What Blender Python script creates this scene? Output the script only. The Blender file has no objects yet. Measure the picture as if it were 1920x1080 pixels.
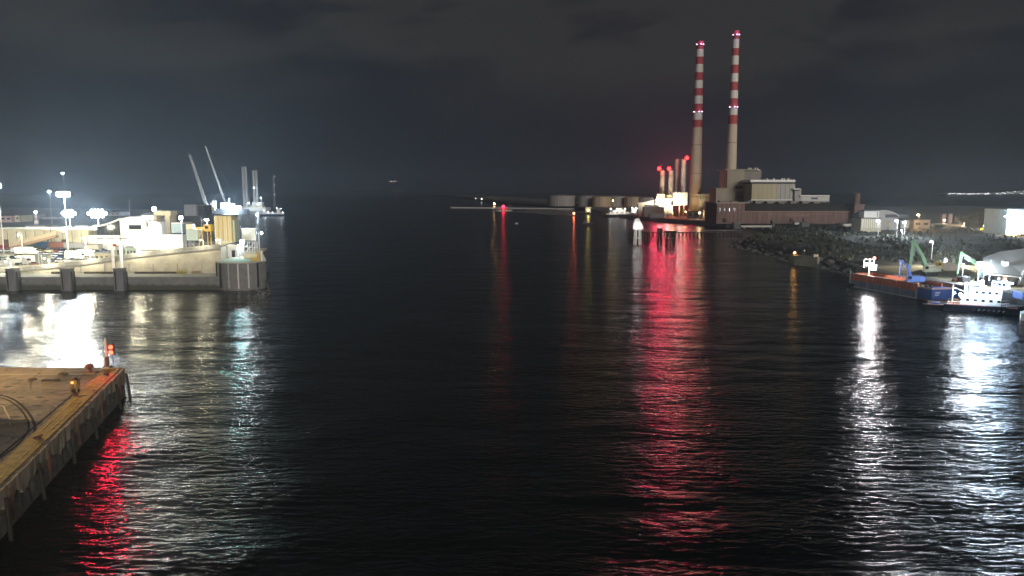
import bpy, bmesh, math, random
from mathutils import Vector, Matrix
random.seed(7)
S = bpy.context.scene
C = bpy.data.collections.new("harbour"); S.collection.children.link(C)
PI = math.pi; R = math.radians
F = 1400.0; CAMH = 35.0; TP = 183/1400.0
PITCH = math.atan(TP); CP, SP = math.cos(PITCH), math.sin(PITCH)

def at(px, py, z=0.0):
    u = (px-960)/F; v = (540-py)/F
    d = Vector((u, CP+v*SP, -SP+v*CP))
    k = (z-CAMH)/d.z
    return Vector((d.x*k, d.y*k, z))
def atY(px, py, Y):
    u = (px-960)/F; v = (540-py)/F
    d = Vector((u, CP+v*SP, -SP+v*CP))
    k = Y/d.y
    return Vector((d.x*k, Y, CAMH+d.z*k))
def zat(py, Y): return atY(960, py, Y).z

# ------------------------------------------------------------------ materials
MATS = {}
def nodes(m):
    m.use_nodes = True
    nt = m.node_tree
    return nt, nt.nodes, nt.links
def mat(name, col, rough=0.7, metal=0.0, var=0.25, scale=0.8, bump=0.0, col2=None, spec=0.4, streak=False):
    if name in MATS: return MATS[name]
    m = bpy.data.materials.new(name); nt, N, L = nodes(m)
    b = N['Principled BSDF']
    b.inputs['Roughness'].default_value = rough; b.inputs['Metallic'].default_value = metal
    b.inputs['Specular IOR Level'].default_value = spec
    tc = N.new('ShaderNodeTexCoord')
    mp = N.new('ShaderNodeMapping'); L.new(tc.outputs['Object'], mp.inputs['Vector'])
    if streak: mp.inputs['Scale'].default_value = (1, 1, 0.18)
    nz = N.new('ShaderNodeTexNoise'); nz.inputs['Scale'].default_value = scale
    nz.inputs['Detail'].default_value = 6; nz.inputs['Roughness'].default_value = 0.65
    L.new(mp.outputs['Vector'], nz.inputs['Vector'])
    mr = N.new('ShaderNodeMapRange'); mr.inputs['From Min'].default_value = 0.32; mr.inputs['From Max'].default_value = 0.68
    L.new(nz.outputs['Fac'], mr.inputs['Value'])
    mx = N.new('ShaderNodeMix'); mx.data_type = 'RGBA'
    c2 = col2 if col2 else tuple(c*(1-var) for c in col)
    mx.inputs['A'].default_value = (*c2, 1); mx.inputs['B'].default_value = (*col, 1)
    L.new(mr.outputs['Result'], mx.inputs['Factor'])
    L.new(mx.outputs['Result'], b.inputs['Base Color'])
    if bump:
        bp = N.new('ShaderNodeBump'); bp.inputs['Strength'].default_value = 1; bp.inputs['Distance'].default_value = bump
        L.new(nz.outputs['Fac'], bp.inputs['Height']); L.new(bp.outputs['Normal'], b.inputs['Normal'])
    MATS[name] = m; return m
def emit(name, col, strength):
    if name in MATS: return MATS[name]
    m = bpy.data.materials.new(name); nt, N, L = nodes(m)
    for n in list(N): N.remove(n)
    e = N.new('ShaderNodeEmission'); e.inputs['Color'].default_value = (*col, 1); e.inputs['Strength'].default_value = strength
    o = N.new('ShaderNodeOutputMaterial'); L.new(e.outputs[0], o.inputs['Surface'])
    m.cycles.emission_sampling = 'NONE'
    MATS[name] = m; return m

# ------------------------------------------------------------------ mesh builder
class MB:
    def __init__(s): s.v = []; s.f = []
    def add(s, vs, fs):
        b = len(s.v); s.v += [tuple(v) for v in vs]; s.f += [tuple(b+i for i in f) for f in fs]; return s
    def box(s, cx, cy, z0, sx, sy, sz, rz=0.0, taper=1.0):
        c, n = math.cos(rz), math.sin(rz); vs = []
        for z, k in ((z0, 1.0), (z0+sz, taper)):
            for x, y in ((-1,-1),(1,-1),(1,1),(-1,1)):
                x *= sx/2*k; y *= sy/2*k
                vs.append((cx+x*c-y*n, cy+x*n+y*c, z))
        return s.add(vs, [(3,2,1,0),(4,5,6,7),(0,1,5,4),(1,2,6,5),(2,3,7,6),(3,0,4,7)])
    def prism(s, poly, z0, z1, tops=None):
        n = len(poly); t = tops or [z1]*n
        vs = [(x, y, z0) for x, y in poly]+[(p[0], p[1], t[i]) for i, p in enumerate(poly)]
        area = sum(poly[i][0]*poly[(i+1) % n][1]-poly[(i+1) % n][0]*poly[i][1] for i in range(n))
        fs = [tuple(range(n-1, -1, -1)), tuple(range(n, 2*n))]+[(i, (i+1) % n, n+(i+1) % n, n+i) for i in range(n)]
        if area < 0: fs = [tuple(reversed(f)) for f in fs]
        return s.add(vs, fs)
    def slab(s, prof, axis_o, ax, d):
        """profile (a, z) in the plane ax/up, extruded by vector d"""
        n = len(prof); o = Vector(axis_o); ax = Vector(ax); d = Vector(d)
        p = [o+ax*a+Vector((0, 0, z)) for a, z in prof]
        vs = p+[q+d for q in p]
        fs = [tuple(range(n-1, -1, -1)), tuple(range(n, 2*n))]+[(i, (i+1) % n, n+(i+1) % n, n+i) for i in range(n)]
        return s.add(vs, fs)
    def tube(s, p, q, r0, r1=None, n=8, cap=True):
        r1 = r0 if r1 is None else r1
        p, q = Vector(p), Vector(q); d = (q-p).normalized()
        a = d.orthogonal().normalized(); b = d.cross(a)
        vs = [p+(a*math.cos(2*PI*i/n)+b*math.sin(2*PI*i/n))*r0 for i in range(n)]
        vs += [q+(a*math.cos(2*PI*i/n)+b*math.sin(2*PI*i/n))*r1 for i in range(n)]
        fs = [(i, (i+1) % n, n+(i+1) % n, n+i) for i in range(n)]
        if cap: fs += [tuple(range(n-1, -1, -1)), tuple(range(n, 2*n))]
        return s.add(vs, fs)
    def path(s, pts, r, n=6):
        for a, b in zip(pts, pts[1:]): s.tube(a, b, r, r, n)
        return s
    def lathe(s, cx, cy, prof, n=24):
        vs = []; m = len(prof)
        for r, z in prof:
            for i in range(n): vs.append((cx+r*math.cos(2*PI*i/n), cy+r*math.sin(2*PI*i/n), z))
        fs = [(j*n+i, j*n+(i+1) % n, (j+1)*n+(i+1) % n, (j+1)*n+i) for j in range(m-1) for i in range(n)]
        fs += [tuple(range(n-1, -1, -1)), tuple((m-1)*n+i for i in range(n))]
        return s.add(vs, fs)
    def ball(s, c, r, n=8, m=6, sz=1.0):
        prof = [(max(.001, r*math.sin(PI*j/m)), c[2]-r*sz*math.cos(PI*j/m)) for j in range(m+1)]
        return s.lathe(c[0], c[1], prof, n)
    def build(s, name, m, parent=None, smooth=False, bevel=0):
        me = bpy.data.meshes.new(name); me.from_pydata(s.v, [], s.f); me.update()
        me.materials.append(m)
        if smooth:
            me.polygons.foreach_set('use_smooth', [True]*len(me.polygons))
            me.set_sharp_from_angle(angle=R(35))
        o = bpy.data.objects.new(name, me); C.objects.link(o)
        if parent is not None:
            o.parent = parent; o.matrix_parent_inverse = Matrix.Translation(parent.location).inverted() if False else Matrix.Identity(4)
        if bevel:
            b = o.modifiers.new('bevel', 'BEVEL'); b.width = bevel; b.segments = 2; b.limit_method = 'ANGLE'
        return o
def tag(o, label, cat, group=None):
    o['label'] = label; o['category'] = cat
    if group: o['group'] = group
    return o
def struct(o, kind='structure'): o['kind'] = kind; return o
def thing(name, label, cat, loc=(0,0,0), rz=0.0, group=None):
    o = bpy.data.objects.new(name, None); C.objects.link(o); o.location = loc; o.rotation_euler = (0,0,rz)
    return tag(o, label, cat, group)
def kids(o): return [c for c in o.children]
def copy_tree(o, parent=None):
    c = o.copy(); C.objects.link(c)
    if parent: c.parent = parent
    for ch in kids(o): copy_tree(ch, c)
    return c
def dup(o, loc, rz=0.0, label=None, scale=None, group=None):
    c = copy_tree(o); c.location = loc; c.rotation_euler = (0,0,rz)
    if label: c['label'] = label
    if group: c['group'] = group
    if scale: c.scale = scale if hasattr(scale, '__len__') else (scale,)*3
    return c
LN = [0]
def light(p, power, col=(1,.95,.9), r=0.25, parent=None, spot=None, aim=None, blend=.6):
    l = bpy.data.lights.new('lamp_light', 'SPOT' if spot else 'POINT')
    l.energy = power; l.color = col; l.shadow_soft_size = r
    o = bpy.data.objects.new('lamp_light', l); C.objects.link(o)
    o.location = p
    if spot:
        l.spot_size = R(spot); l.spot_blend = blend
        d = Vector(aim)-Vector(p) if parent is None else Vector(aim)-Vector(p)
        o.rotation_euler = d.to_track_quat('-Z', 'Y').to_euler()
    if parent is not None: o.parent = parent
    LN[0] += 1
    return o

# ------------------------------------------------------------------ camera, world, sun
cam = bpy.data.cameras.new('camera'); co = bpy.data.objects.new('camera', cam); C.objects.link(co)
co.location = (0,0,CAMH); co.rotation_euler = (PI/2-PITCH, 0, 0)
cam.sensor_width = 36; cam.lens = 36*F/1920; cam.clip_start = 0.5; cam.clip_end = 60000
S.camera = co
S.view_settings.view_transform = 'Standard'; S.view_settings.look = 'None'; S.view_settings.gamma = 1; S.view_settings.exposure = 1.0
S.cycles.use_denoising = True
S.cycles.max_bounces = 6; S.cycles.diffuse_bounces = 2; S.cycles.glossy_bounces = 3; S.cycles.volume_bounces = 0
S.cycles.transparent_max_bounces = 8
S.cycles.sample_clamp_direct = 0; S.cycles.sample_clamp_indirect = 4
S.cycles.use_light_tree = True

SUN_EL, SUN_AZ = R(13), R(158)     # glow of the town behind the camera
W = bpy.data.worlds.new('World'); S.world = W; nt, N, L = nodes(W)
bg = N['Background']
tc = N.new('ShaderNodeTexCoord')
sky = N.new('ShaderNodeTexSky'); sky.sky_type = 'NISHITA'; sky.sun_disc = False
sky.sun_elevation = R(-4); sky.sun_rotation = SUN_AZ; sky.air_density = 1.5; sky.dust_density = 3; sky.ozone_density = 3
mpn = N.new('ShaderNodeMapping'); mpn.inputs['Scale'].default_value = (1.6, 1.6, 5.5)
L.new(tc.outputs['Generated'], mpn.inputs['Vector'])
nz = N.new('ShaderNodeTexNoise'); nz.inputs['Scale'].default_value = 2.8; nz.inputs['Detail'].default_value = 6; nz.inputs['Roughness'].default_value = .55
nz.inputs['Distortion'].default_value = .3
L.new(mpn.outputs['Vector'], nz.inputs['Vector'])
# overcast deck lit by the town: thicker overhead
sx = N.new('ShaderNodeSeparateXYZ'); L.new(tc.outputs['Generated'], sx.inputs['Vector'])
hgt = N.new('ShaderNodeMapRange'); hgt.inputs['From Min'].default_value = .02; hgt.inputs['From Max'].default_value = .28
hgt.interpolation_type = 'SMOOTHSTEP'
L.new(sx.outputs['Z'], hgt.inputs['Value'])
cl = N.new('ShaderNodeMapRange'); cl.inputs['From Min'].default_value = .40; cl.inputs['From Max'].default_value = .62
cl.inputs['To Min'].default_value = .25; cl.inputs['To Max'].default_value = 1.9
L.new(nz.outputs['Fac'], cl.inputs['Value'])
mul = N.new('ShaderNodeMath'); mul.operation = 'MULTIPLY'; L.new(hgt.outputs[0], mul.inputs[0]); L.new(cl.outputs[0], mul.inputs[1])
mix = N.new('ShaderNodeMix'); mix.data_type = 'RGBA'
mix.inputs['A'].default_value = (.0044,.0052,.0078,1); mix.inputs['B'].default_value = (.0140,.0138,.0138,1)
L.new(mul.outputs[0], mix.inputs['Factor'])
zen = N.new('ShaderNodeMapRange'); zen.inputs['From Min'].default_value = .3; zen.inputs['From Max'].default_value = .75; zen.inputs['To Min'].default_value = 1; zen.inputs['To Max'].default_value = .3
L.new(sx.outputs['Z'], zen.inputs['Value'])
skm = N.new('ShaderNodeVectorMath'); skm.operation = 'SCALE'; skm.inputs['Scale'].default_value = .05
L.new(sky.outputs[0], skm.inputs[0])
ad = N.new('ShaderNodeVectorMath'); ad.operation = 'ADD'; L.new(skm.outputs[0], ad.inputs[0]); L.new(mix.outputs['Result'], ad.inputs[1])
zm = N.new('ShaderNodeVectorMath'); zm.operation = 'SCALE'; L.new(ad.outputs[0], zm.inputs[0]); L.new(zen.outputs[0], zm.inputs['Scale'])
L.new(zm.outputs[0], bg.inputs['Color']); bg.inputs['Strength'].default_value = 1.0
sl = bpy.data.lights.new('sun', 'SUN'); so = bpy.data.objects.new('sun', sl); C.objects.link(so)
sl.energy = 1.05; sl.angle = R(20); sl.color = (1, .92, .84)
sd = Vector((math.sin(SUN_AZ)*math.cos(SUN_EL), math.cos(SUN_AZ)*math.cos(SUN_EL), math.sin(SUN_EL)))
so.rotation_euler = sd.to_track_quat('Z', 'Y').to_euler(); so.location = (0,-200,300)

# ------------------------------------------------------------------ water, haze
def water_mat():
    m = bpy.data.materials.new('water'); nt, N, L = nodes(m)
    b = N['Principled BSDF']
    b.inputs['Base Color'].default_value = (.006,.008,.008,1); b.inputs['Roughness'].default_value = .19; b.inputs['IOR'].default_value = 1.33
    tc = N.new('ShaderNodeTexCoord')
    def noise(sc, sx, sy, det, rot=0, rough=.6, dist=0.0):
        mp = N.new('ShaderNodeMapping'); mp.inputs['Scale'].default_value = (sx, sy, 1); mp.inputs['Rotation'].default_value = (0,0,R(rot))
        L.new(tc.outputs['Object'], mp.inputs['Vector'])
        n = N.new('ShaderNodeTexNoise'); n.inputs['Scale'].default_value = sc; n.inputs['Detail'].default_value = det
        n.inputs['Roughness'].default_value = rough; n.inputs['Distortion'].default_value = dist
        L.new(mp.outputs['Vector'], n.inputs['Vector']); return n.outputs['Fac']
    def bump(h, dist, prev=None):
        bp = N.new('ShaderNodeBump'); bp.inputs['Strength'].default_value = 1; bp.inputs['Distance'].default_value = dist
        L.new(h, bp.inputs['Height'])
        if prev is not None: L.new(prev, bp.inputs['Normal'])
        return bp.outputs['Normal']
    # patches of calmer and rougher water
    pt = noise(.016, 1, 2.2, 4, 10, .6, .8)
    pm = N.new('ShaderNodeMapRange'); pm.inputs['From Min'].default_value = .38; pm.inputs['From Max'].default_value = .60
    pm.inputs['To Min'].default_value = .32; pm.inputs['To Max'].default_value = 1.0
    L.new(pt, pm.inputs['Value'])
    w1 = noise(.92, .34, 1.0, 2, 5, .45, .6)
    w2 = noise(2.7, .42, 1.0, 1, -8, .4, .5)
    a = N.new('ShaderNodeMath'); a.operation = 'MULTIPLY'; L.new(w1, a.inputs[0]); L.new(pm.outputs[0], a.inputs[1])
    c = N.new('ShaderNodeMath'); c.operation = 'MULTIPLY'; L.new(w2, c.inputs[0]); L.new(pm.outputs[0], c.inputs[1])
    w0 = noise(.11, .5, 1.0, 1, 20, .4, .3)
    n0 = bump(w0, 1.1)
    n1 = bump(a.outputs[0], .56, n0)
    n2 = bump(c.outputs[0], .11, n1)
    L.new(n2, b.inputs['Normal'])
    return m
wm = MB()
rings = [(-400, -60), (-20000, -60)]
wm.add([(-14000,-300,0),(14000,-300,0),(14000,14000,0),(-14000,14000,0)], [(0,1,2,3)])
struct(wm.build('water', water_mat()))

hz = bpy.data.materials.new('haze_air'); nt, N, L = nodes(hz)
for n in list(N): N.remove(n)
pv = N.new('ShaderNodeVolumePrincipled'); pv.inputs['Color'].default_value = (.62,.80,1,1); pv.inputs['Density'].default_value = HAZE if 'HAZE' in globals() else .00017
pv.inputs['Anisotropy'].default_value = .6
om = N.new('ShaderNodeOutputMaterial'); L.new(pv.outputs[0], om.inputs['Volume'])
hb = MB().box(0, 6900, -2, 29000, 14600, 320)
struct(hb.build('haze', hz), 'stuff')
# ================================================================== shared builders
conc   = mat('pale_concrete', (.42,.39,.31), .85, scale=.35, var=.35, bump=.05)
conc_d = mat('weathered_concrete', (.25,.245,.23), .85, scale=.5, var=.5, bump=.06, streak=True)
asph   = mat('asphalt', (.075,.075,.072), .9, scale=.2, var=.35)
yard   = mat('yard_concrete', (.30,.28,.22), .85, scale=.08, var=.45)
steel  = mat('galvanised_steel', (.42,.43,.44), .5, .3, scale=1)
dsteel = mat('dark_steel', (.06,.062,.066), .6, .2)
white  = mat('white_paint', (.78,.78,.75), .5, scale=.4, var=.12, streak=True)
cream  = mat('cream_cladding', (.68,.62,.42), .6, scale=.15, var=.25, streak=True)
yellow = mat('yellow_paint', (.65,.42,.06), .5)
yclad  = mat('yellow_cladding', (.78,.71,.46), .6, scale=.2, var=.35, streak=True)
glassd = mat('dark_glass', (.02,.025,.03), .08, spec=.6)
rubber = mat('black_rubber', (.02,.02,.02), .8)
redp   = mat('red_paint', (.45,.05,.04), .45)
bluep  = mat('blue_paint', (.05,.12,.45), .5)
greenp = mat('green_paint', (.10,.28,.16), .5)
orangep= mat('orange_paint', (.55,.16,.08), .6, scale=1.2, var=.4, streak=True)
rust   = mat('rusty_steel', (.20,.09,.05), .8, scale=.8, var=.6)
timber = mat('wet_timber', (.09,.07,.045), .8, scale=1.5, var=.5, streak=True)
roofg  = mat('grey_roof', (.16,.165,.165), .7, scale=.3)
brick  = mat('brown_brick', (.205,.138,.122), .9, scale=.25, var=.4, streak=True)
wlamp  = emit('white_lamp_glow', (.93,.97,1), 60)
clamp_ = emit('cool_lamp_glow', (.72,.88,1), 60)
alamp  = emit('amber_lamp_glow', (1,.62,.22), 30)
rlamp  = emit('red_lamp_glow', (1,.014,.014), 9)
olamp  = emit('orange_red_lamp_glow', (1,.24,.08), 12)
ylamp  = emit('yellow_lamp_glow', (1,.8,.2), 8)
wwin   = emit('lit_window_glow', (.95,.97,1), 1.6)

def off(o):
    v = Vector((0,0,0))
    while o is not None: v += o.location; o = o.parent
    return v
_ob = MB.build
def build(s, name, m, parent=None, smooth=False, bevel=0):
    if parent is not None:
        d = off(parent); s.v = [(a-d.x, b-d.y, c-d.z) for a, b, c in s.v]
    return _ob(s, name, m, parent, smooth, bevel)
MB.build = build
_ol = light
KL = .2
def light(p, power, col=(1,.95,.9), r=0.25, parent=None, spot=None, aim=None, blend=.6):
    o = _ol(p, power*(KL if p[1] > 150 else 1), col, r, None, spot, aim, blend)
    if parent is not None: o.parent = parent; o.location = Vector(p)-off(parent)
    return o
def pbox(mb, x0, y0, x1, y1, Y, D, z0=None, z1=None):
    """a box whose front face fills the given frame at depth Y, D metres deep"""
    X0, X1 = atY(x0, y1, Y).x, atY(x1, y1, Y).x
    za = zat(y1, Y) if z0 is None else z0; zb = zat(y0, Y) if z1 is None else z1
    return mb.box((X0+X1)/2, Y+D/2, za, X1-X0, D, zb-za)
def wpart(parent, name, m, x0, y0, x1, y1, Y, D=.3, proud=.06):
    mb = MB(); pbox(mb, x0, y0, x1, y1, Y-proud, D); return mb.build(name, m, parent)
WHITE = (.84,.93,1); COOL = (.70,.86,1); WARM = (1,.88,.60); SOD = (1,.58,.18); RED = (1,.03,.09)

def flood_mast(px, py, Y, zg, label, power, col=WHITE, bank=(3,2), size=1.1, glow=None, group='floodlight masts', r=.6, spot=None, aim=None):
    """steel mast with a bank of floodlights facing the water"""
    p = atY(px, py, Y)
    t = thing('floodlight_mast', label, 'floodlight', (p.x, Y, zg), 0, group)
    MB().tube((p.x,Y,zg), (p.x,Y,p.z+.3), .28, .16, 8).build('pole', steel, t, True)
    n, m = bank; w = n*size; h = m*size*.8
    fr = MB().box(p.x, Y-.25, p.z-h/2+(h*.3 if m > 2 else -.1), w+.3, .25, h*.4 if m > 2 else h+.2); hd = fr.build('lamp_frame', dsteel, t)
    for i in range(n):
        for j in range(m):
            if n > 3 and m > 2 and i in (0, n-1) and j in (0, m-1): continue
            x = p.x+(i-(n-1)/2)*size; z = p.z+(j-(m-1)/2)*size*.8
            lm = MB(); lm.tube((x, Y-.4, z), (x, Y-.62, z-.06), size*.40, size*.46, 12)
            lm.build('floodlight', glow or wlamp, hd)
    light((p.x, Y-1.6 if not aim else Y+1.2, p.z-.2), power, col, r, t, spot, aim)
    return t
def street_lamp(px, py, Y, zg, label, power, col=WHITE, glow=None, group='street lamps', head=.5, r=.3, double=False):
    p = atY(px, py, Y)
    t = thing('street_lamp', label, 'street lamp', (p.x, Y, zg), 0, group)
    MB().tube((p.x,Y,zg), (p.x,Y,p.z+.2), .14, .08, 8).build('pole', steel, t, True)
    for s in ((-1,1) if double else (-1,)):
        MB().tube((p.x,Y,p.z+.15), (p.x+s*.9,Y-.5,p.z+.25), .06, .05, 6).build('arm', steel, t)
        MB().ball((p.x+s*.9, Y-.55, p.z), head, 10, 6, .55).build('lamp_head', glow or wlamp, t, True)
    light((p.x-.9, Y-1.2, p.z-.5), power, col, r, t)
    return t

# ------------------------------------------------------------------ vehicles (local coordinates, x forward)
def car_body(L=4.3, Wd=1.8, H=1.45):
    mb = MB()
    pr = [(-L/2,.28),(-L/2,.75),(-L/2+.1,.92),(-.35*L,.95),(.18*L,.92),(L/2-.15,.74),(L/2,.55),(L/2,.28)]
    mb.slab(pr, (0,-Wd/2,0), (1,0,0), (0,Wd,0)); return mb
def car(loc, rz, colour, label, kind='hatchback', group='cars waiting in the ferry yard'):
    t = thing('parked_car', label, 'car', (0,0,0), 0, group)
    L = {'hatchback':4.1,'saloon':4.6,'estate':4.7}[kind]; H = {'hatchback':1.5,'saloon':1.45,'estate':1.6}[kind]
    car_body(L).build('body', colour, t, False, .06)
    b = -.47*L if kind != 'saloon' else -.34*L
    MB().slab([(b,.94),(b+.35,H-.04),(.02*L,H-.03),(.2*L,.93)], (0,-.8,0), (1,0,0), (0,1.6,0)).build('cabin_glass', glassd, t)
    MB().slab([(b+.3,H-.05),(b+.42,H),(.0*L,H),(.03*L,H-.05)], (0,-.78,0), (1,0,0), (0,1.56,0)).build('roof', colour, t)
    for sx_ in (-.3*L, .31*L):
        for s in (-1,1):
            MB().tube((sx_,s*.72,.32),(sx_,s*.93,.32),.32,.32,12).build('wheel', rubber, t)
    for s in (-1,1):
        MB().box(L/2-.03, s*.6, .55, .12,.3,.14).build('headlight', steel, t)
    t.location = loc; t.rotation_euler = (0,0,rz); return t
def wheels(t, xs, w=1.1, r=.5):
    for x in xs:
        for s in (-1,1): MB().tube((x,s*(w-.32),r),(x,s*w,r),r,r,12).build('wheel', rubber, t)
def box_lorry(loc, rz, cabm, boxm, label, L=8.0):
    t = thing('box_lorry', label, 'lorry', (0,0,0), 0, 'lorries in the ferry yard')
    MB().box(0,0,.55,L,.9,.3).build('chassis', dsteel, t)
    MB().box(-.9,0,.95,L-2.2,2.45,2.75).build('cargo_box', boxm, t, False, .05)
    MB().slab([(L/2-2,.6),(L/2-2,3.0),(L/2-.6,3.0),(L/2-.05,1.9),(L/2,.6)], (0,-1.2,0),(1,0,0),(0,2.4,0)).build('cab', cabm, t, False, .06)
    MB().slab([(L/2-.52,2.86),(L/2-.46,2.86),(L/2+.03,1.95),(L/2-.03,1.95)], (0,-1.05,0),(1,0,0),(0,2.1,0)).build('windscreen', glassd, t)
    wheels(t, (-L/2+1.2,-L/2+2.3,L/2-1.2)); t.location = loc; t.rotation_euler = (0,0,rz); return t
def tractor_unit(loc, rz, cabm, label):
    t = thing('tractor_unit', label, 'lorry', (0,0,0), 0, 'lorries in the ferry yard')
    MB().box(-.6,0,.6,5.4,.9,.3).build('chassis', dsteel, t)
    MB().slab([(.4,.6),(.4,3.4),(1.2,3.6),(2.3,3.0),(2.75,1.9),(2.8,.5)], (0,-1.2,0),(1,0,0),(0,2.4,0)).build('cab', cabm, t, False, .07)
    MB().slab([(2.3,2.9),(2.36,2.9),(2.82,1.95),(2.72,1.95)], (0,-1.05,0),(1,0,0),(0,2.1,0)).build('windscreen', glassd, t)
    MB().lathe(-1.9,0,[(.55,.9),(.55,1.05),(.2,1.1)],14).build('coupling_plate', dsteel, t)
    wheels(t, (-2.5,-1.4,1.7)); t.location = loc; t.rotation_euler = (0,0,rz); return t
def van(loc, rz, m, label):
    t = thing('parked_van', label, 'van', (0,0,0), 0, 'vans in the ferry yard')
    MB().slab([(-2.7,.35),(-2.7,2.3),(-2.5,2.45),(.9,2.45),(1.7,1.45),(2.6,1.15),(2.7,.35)], (0,-1,0),(1,0,0),(0,2,0)).build('body', m, t, False, .08)
    MB().slab([(.96,2.3),(1.06,2.34),(1.76,1.5),(1.66,1.46)], (0,-.86,0),(1,0,0),(0,1.72,0)).build('windscreen', glassd, t)
    for s in (-1,1): MB().box(.55, s*1.0, 1.5, .9,.05,.6).build('side_window', glassd, t)
    wheels(t, (-1.7,1.7), 1.0, .36); t.location = loc; t.rotation_euler = (0,0,rz); return t
def cabin(px0, py0, px1, py1, Y, D, m, label, z0=4.6, name='site_cabin', win=2, roofm=None):
    X0, X1 = atY(px0,py1,Y).x, atY(px1,py1,Y).x; zt = zat(py0, Y)
    t = thing(name, label, 'cabin', ((X0+X1)/2, Y+D/2, z0))
    w = X1-X0; MB().box((X0+X1)/2, Y+D/2, z0, w, D, zt-z0-.18).build('wall', m, t)
    MB().box((X0+X1)/2, Y+D/2, zt-.18, w+.3, D+.3, .18).build('roof', roofm or roofg, t)
    for i in range(win):
        x = X0+w*(i+.5)/win; MB().box(x, Y, z0+(zt-z0)*.42, w/win*.5, .1, (zt-z0)*.32).build('window', glassd, t)
    return t

# ================================================================== ferry terminal
QZ = 4.6
def quay_mat():
    m = bpy.data.materials.new('quay_concrete'); nt, N, L = nodes(m); b = N['Principled BSDF']; b.inputs['Roughness'].default_value = .85
    tc = N.new('ShaderNodeTexCoord'); sx = N.new('ShaderNodeSeparateXYZ'); L.new(tc.outputs['Object'], sx.inputs[0])
    nz = N.new('ShaderNodeTexNoise'); nz.inputs['Scale'].default_value = .5; nz.inputs['Detail'].default_value = 7; L.new(tc.outputs['Object'], nz.inputs['Vector'])
    a = N.new('ShaderNodeMath'); a.operation = 'MULTIPLY_ADD'; a.inputs[1].default_value = 1.6; L.new(nz.outputs['Fac'], a.inputs[0]); L.new(sx.outputs['Z'], a.inputs[2])
    mr = N.new('ShaderNodeMapRange'); mr.inputs['From Min'].default_value = 2.2; mr.inputs['From Max'].default_value = 3.1; L.new(a.outputs[0], mr.inputs['Value'])
    cr = N.new('ShaderNodeMix'); cr.data_type = 'RGBA'; cr.inputs['A'].default_value = (.045,.048,.035,1)   # weed below the tide line
    nm = N.new('ShaderNodeMix'); nm.data_type = 'RGBA'; nm.inputs['A'].default_value = (.085,.09,.095,1); nm.inputs['B'].default_value = (.19,.19,.185,1)
    L.new(nz.outputs['Fac'], nm.inputs['Factor']); L.new(nm.outputs['Result'], cr.inputs['B']); L.new(mr.outputs[0], cr.inputs['Factor'])
    L.new(cr.outputs['Result'], b.inputs['Base Color'])
    bp = N.new('ShaderNodeBump'); bp.inputs['Distance'].default_value = .08; L.new(nz.outputs['Fac'], bp.inputs['Height']); L.new(bp.outputs['Normal'], b.inputs['Normal'])
    return m
quaym = quay_mat()
poly = [(-420,263),(-104,262.5),(-90,266),(-102.5,303),(-113,340),(-152,420),(-217,560),(-330,900),(-520,1180),(-1300,1500),(-1300,263)]
struct(MB().prism(poly, -3, QZ).build('terminal_quay', quaym))
# yard surface sheet
struct(MB().add([(x,y,QZ+.004) for x, y in ((-420,288),(-114,288),(-116,340),(-160,425),(-240,600),(-420,600))], [(0,1,2,3,4,5)]).build('yard_surface', yard))
mk = MB()
for i in range(9):
    x = -232+i*9; mk.box(x, 318, QZ+.008, .18, 30, .004, .0)
struct(mk.build('lane_marking', mat('lane_paint', (.75,.74,.68), .7)))

# round pier head
t = thing('pier_head', 'raised round concrete pier head at the end of the ferry quay', 'pier', (-94.6, 268.5, -2))
PZ = 9.6
body = [(-103.2,258.9+9.4)]
cx, cy, rr = -97.4, 268.5, 8.6
pts = [(cx+rr*math.cos(a), cy+rr*math.sin(a)) for a in [R(180+i*12) for i in range(16)]]
pts += [(-101.5,303),(-107,326),(-113,330),(-113,290),(-106.2,285)]
MB().prism(pts, -2, PZ).build('pier_body', quaym, t)
MB().prism([(cx+(x-cx)*1.03, cy+(y-cy)*1.03) if y < 276 else (x,y) for x, y in pts], PZ+.003, PZ+.35).build('deck_edge', conc, t)
for a in (205, 232, 258, 280, 302, 325):
    x, y = cx+(rr+.15)*math.cos(R(a)), cy+(rr+.15)*math.sin(R(a))
    MB().box(x, y, .8, .5, .5, PZ-.9, R(a)).build('fender_strip', steel if a in (258,280,302) else rubber, t)
# quay wall pillars in front of the face
for k, (px, lab) in enumerate(((25, 'square concrete fender pillar below the parked white tractor unit'), (127, 'square concrete fender pillar midway between its two neighbours on the ferry quay'), (226, 'square concrete fender pillar just below the pair of white posts'))):
    p = atY(px, 545, 260.5)
    t = thing('fender_pillar', lab, 'pillar', (p.x, 260.5, -2), 0, 'fender pillars along the ferry quay')
    MB().box(p.x, 260.9, -2, 3.3, 3.0, 9.6).build('shaft', mat('slate_concrete',(.155,.16,.175),.85,scale=.6,var=.4,streak=True), t, False, .08)
    MB().box(p.x, 260.9, 7.6, 3.6, 3.3, .35).build('capstone', conc_d, t, False, .05)
    MB().box(p.x-.9, 259.3, .4, .35, .25, 6.6).build('rubber_fender', rubber, t)
    MB().box(p.x+1.95, 261.0, -2, .5, 1.6, 8.8).build('side_rail', dsteel, t)

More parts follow.
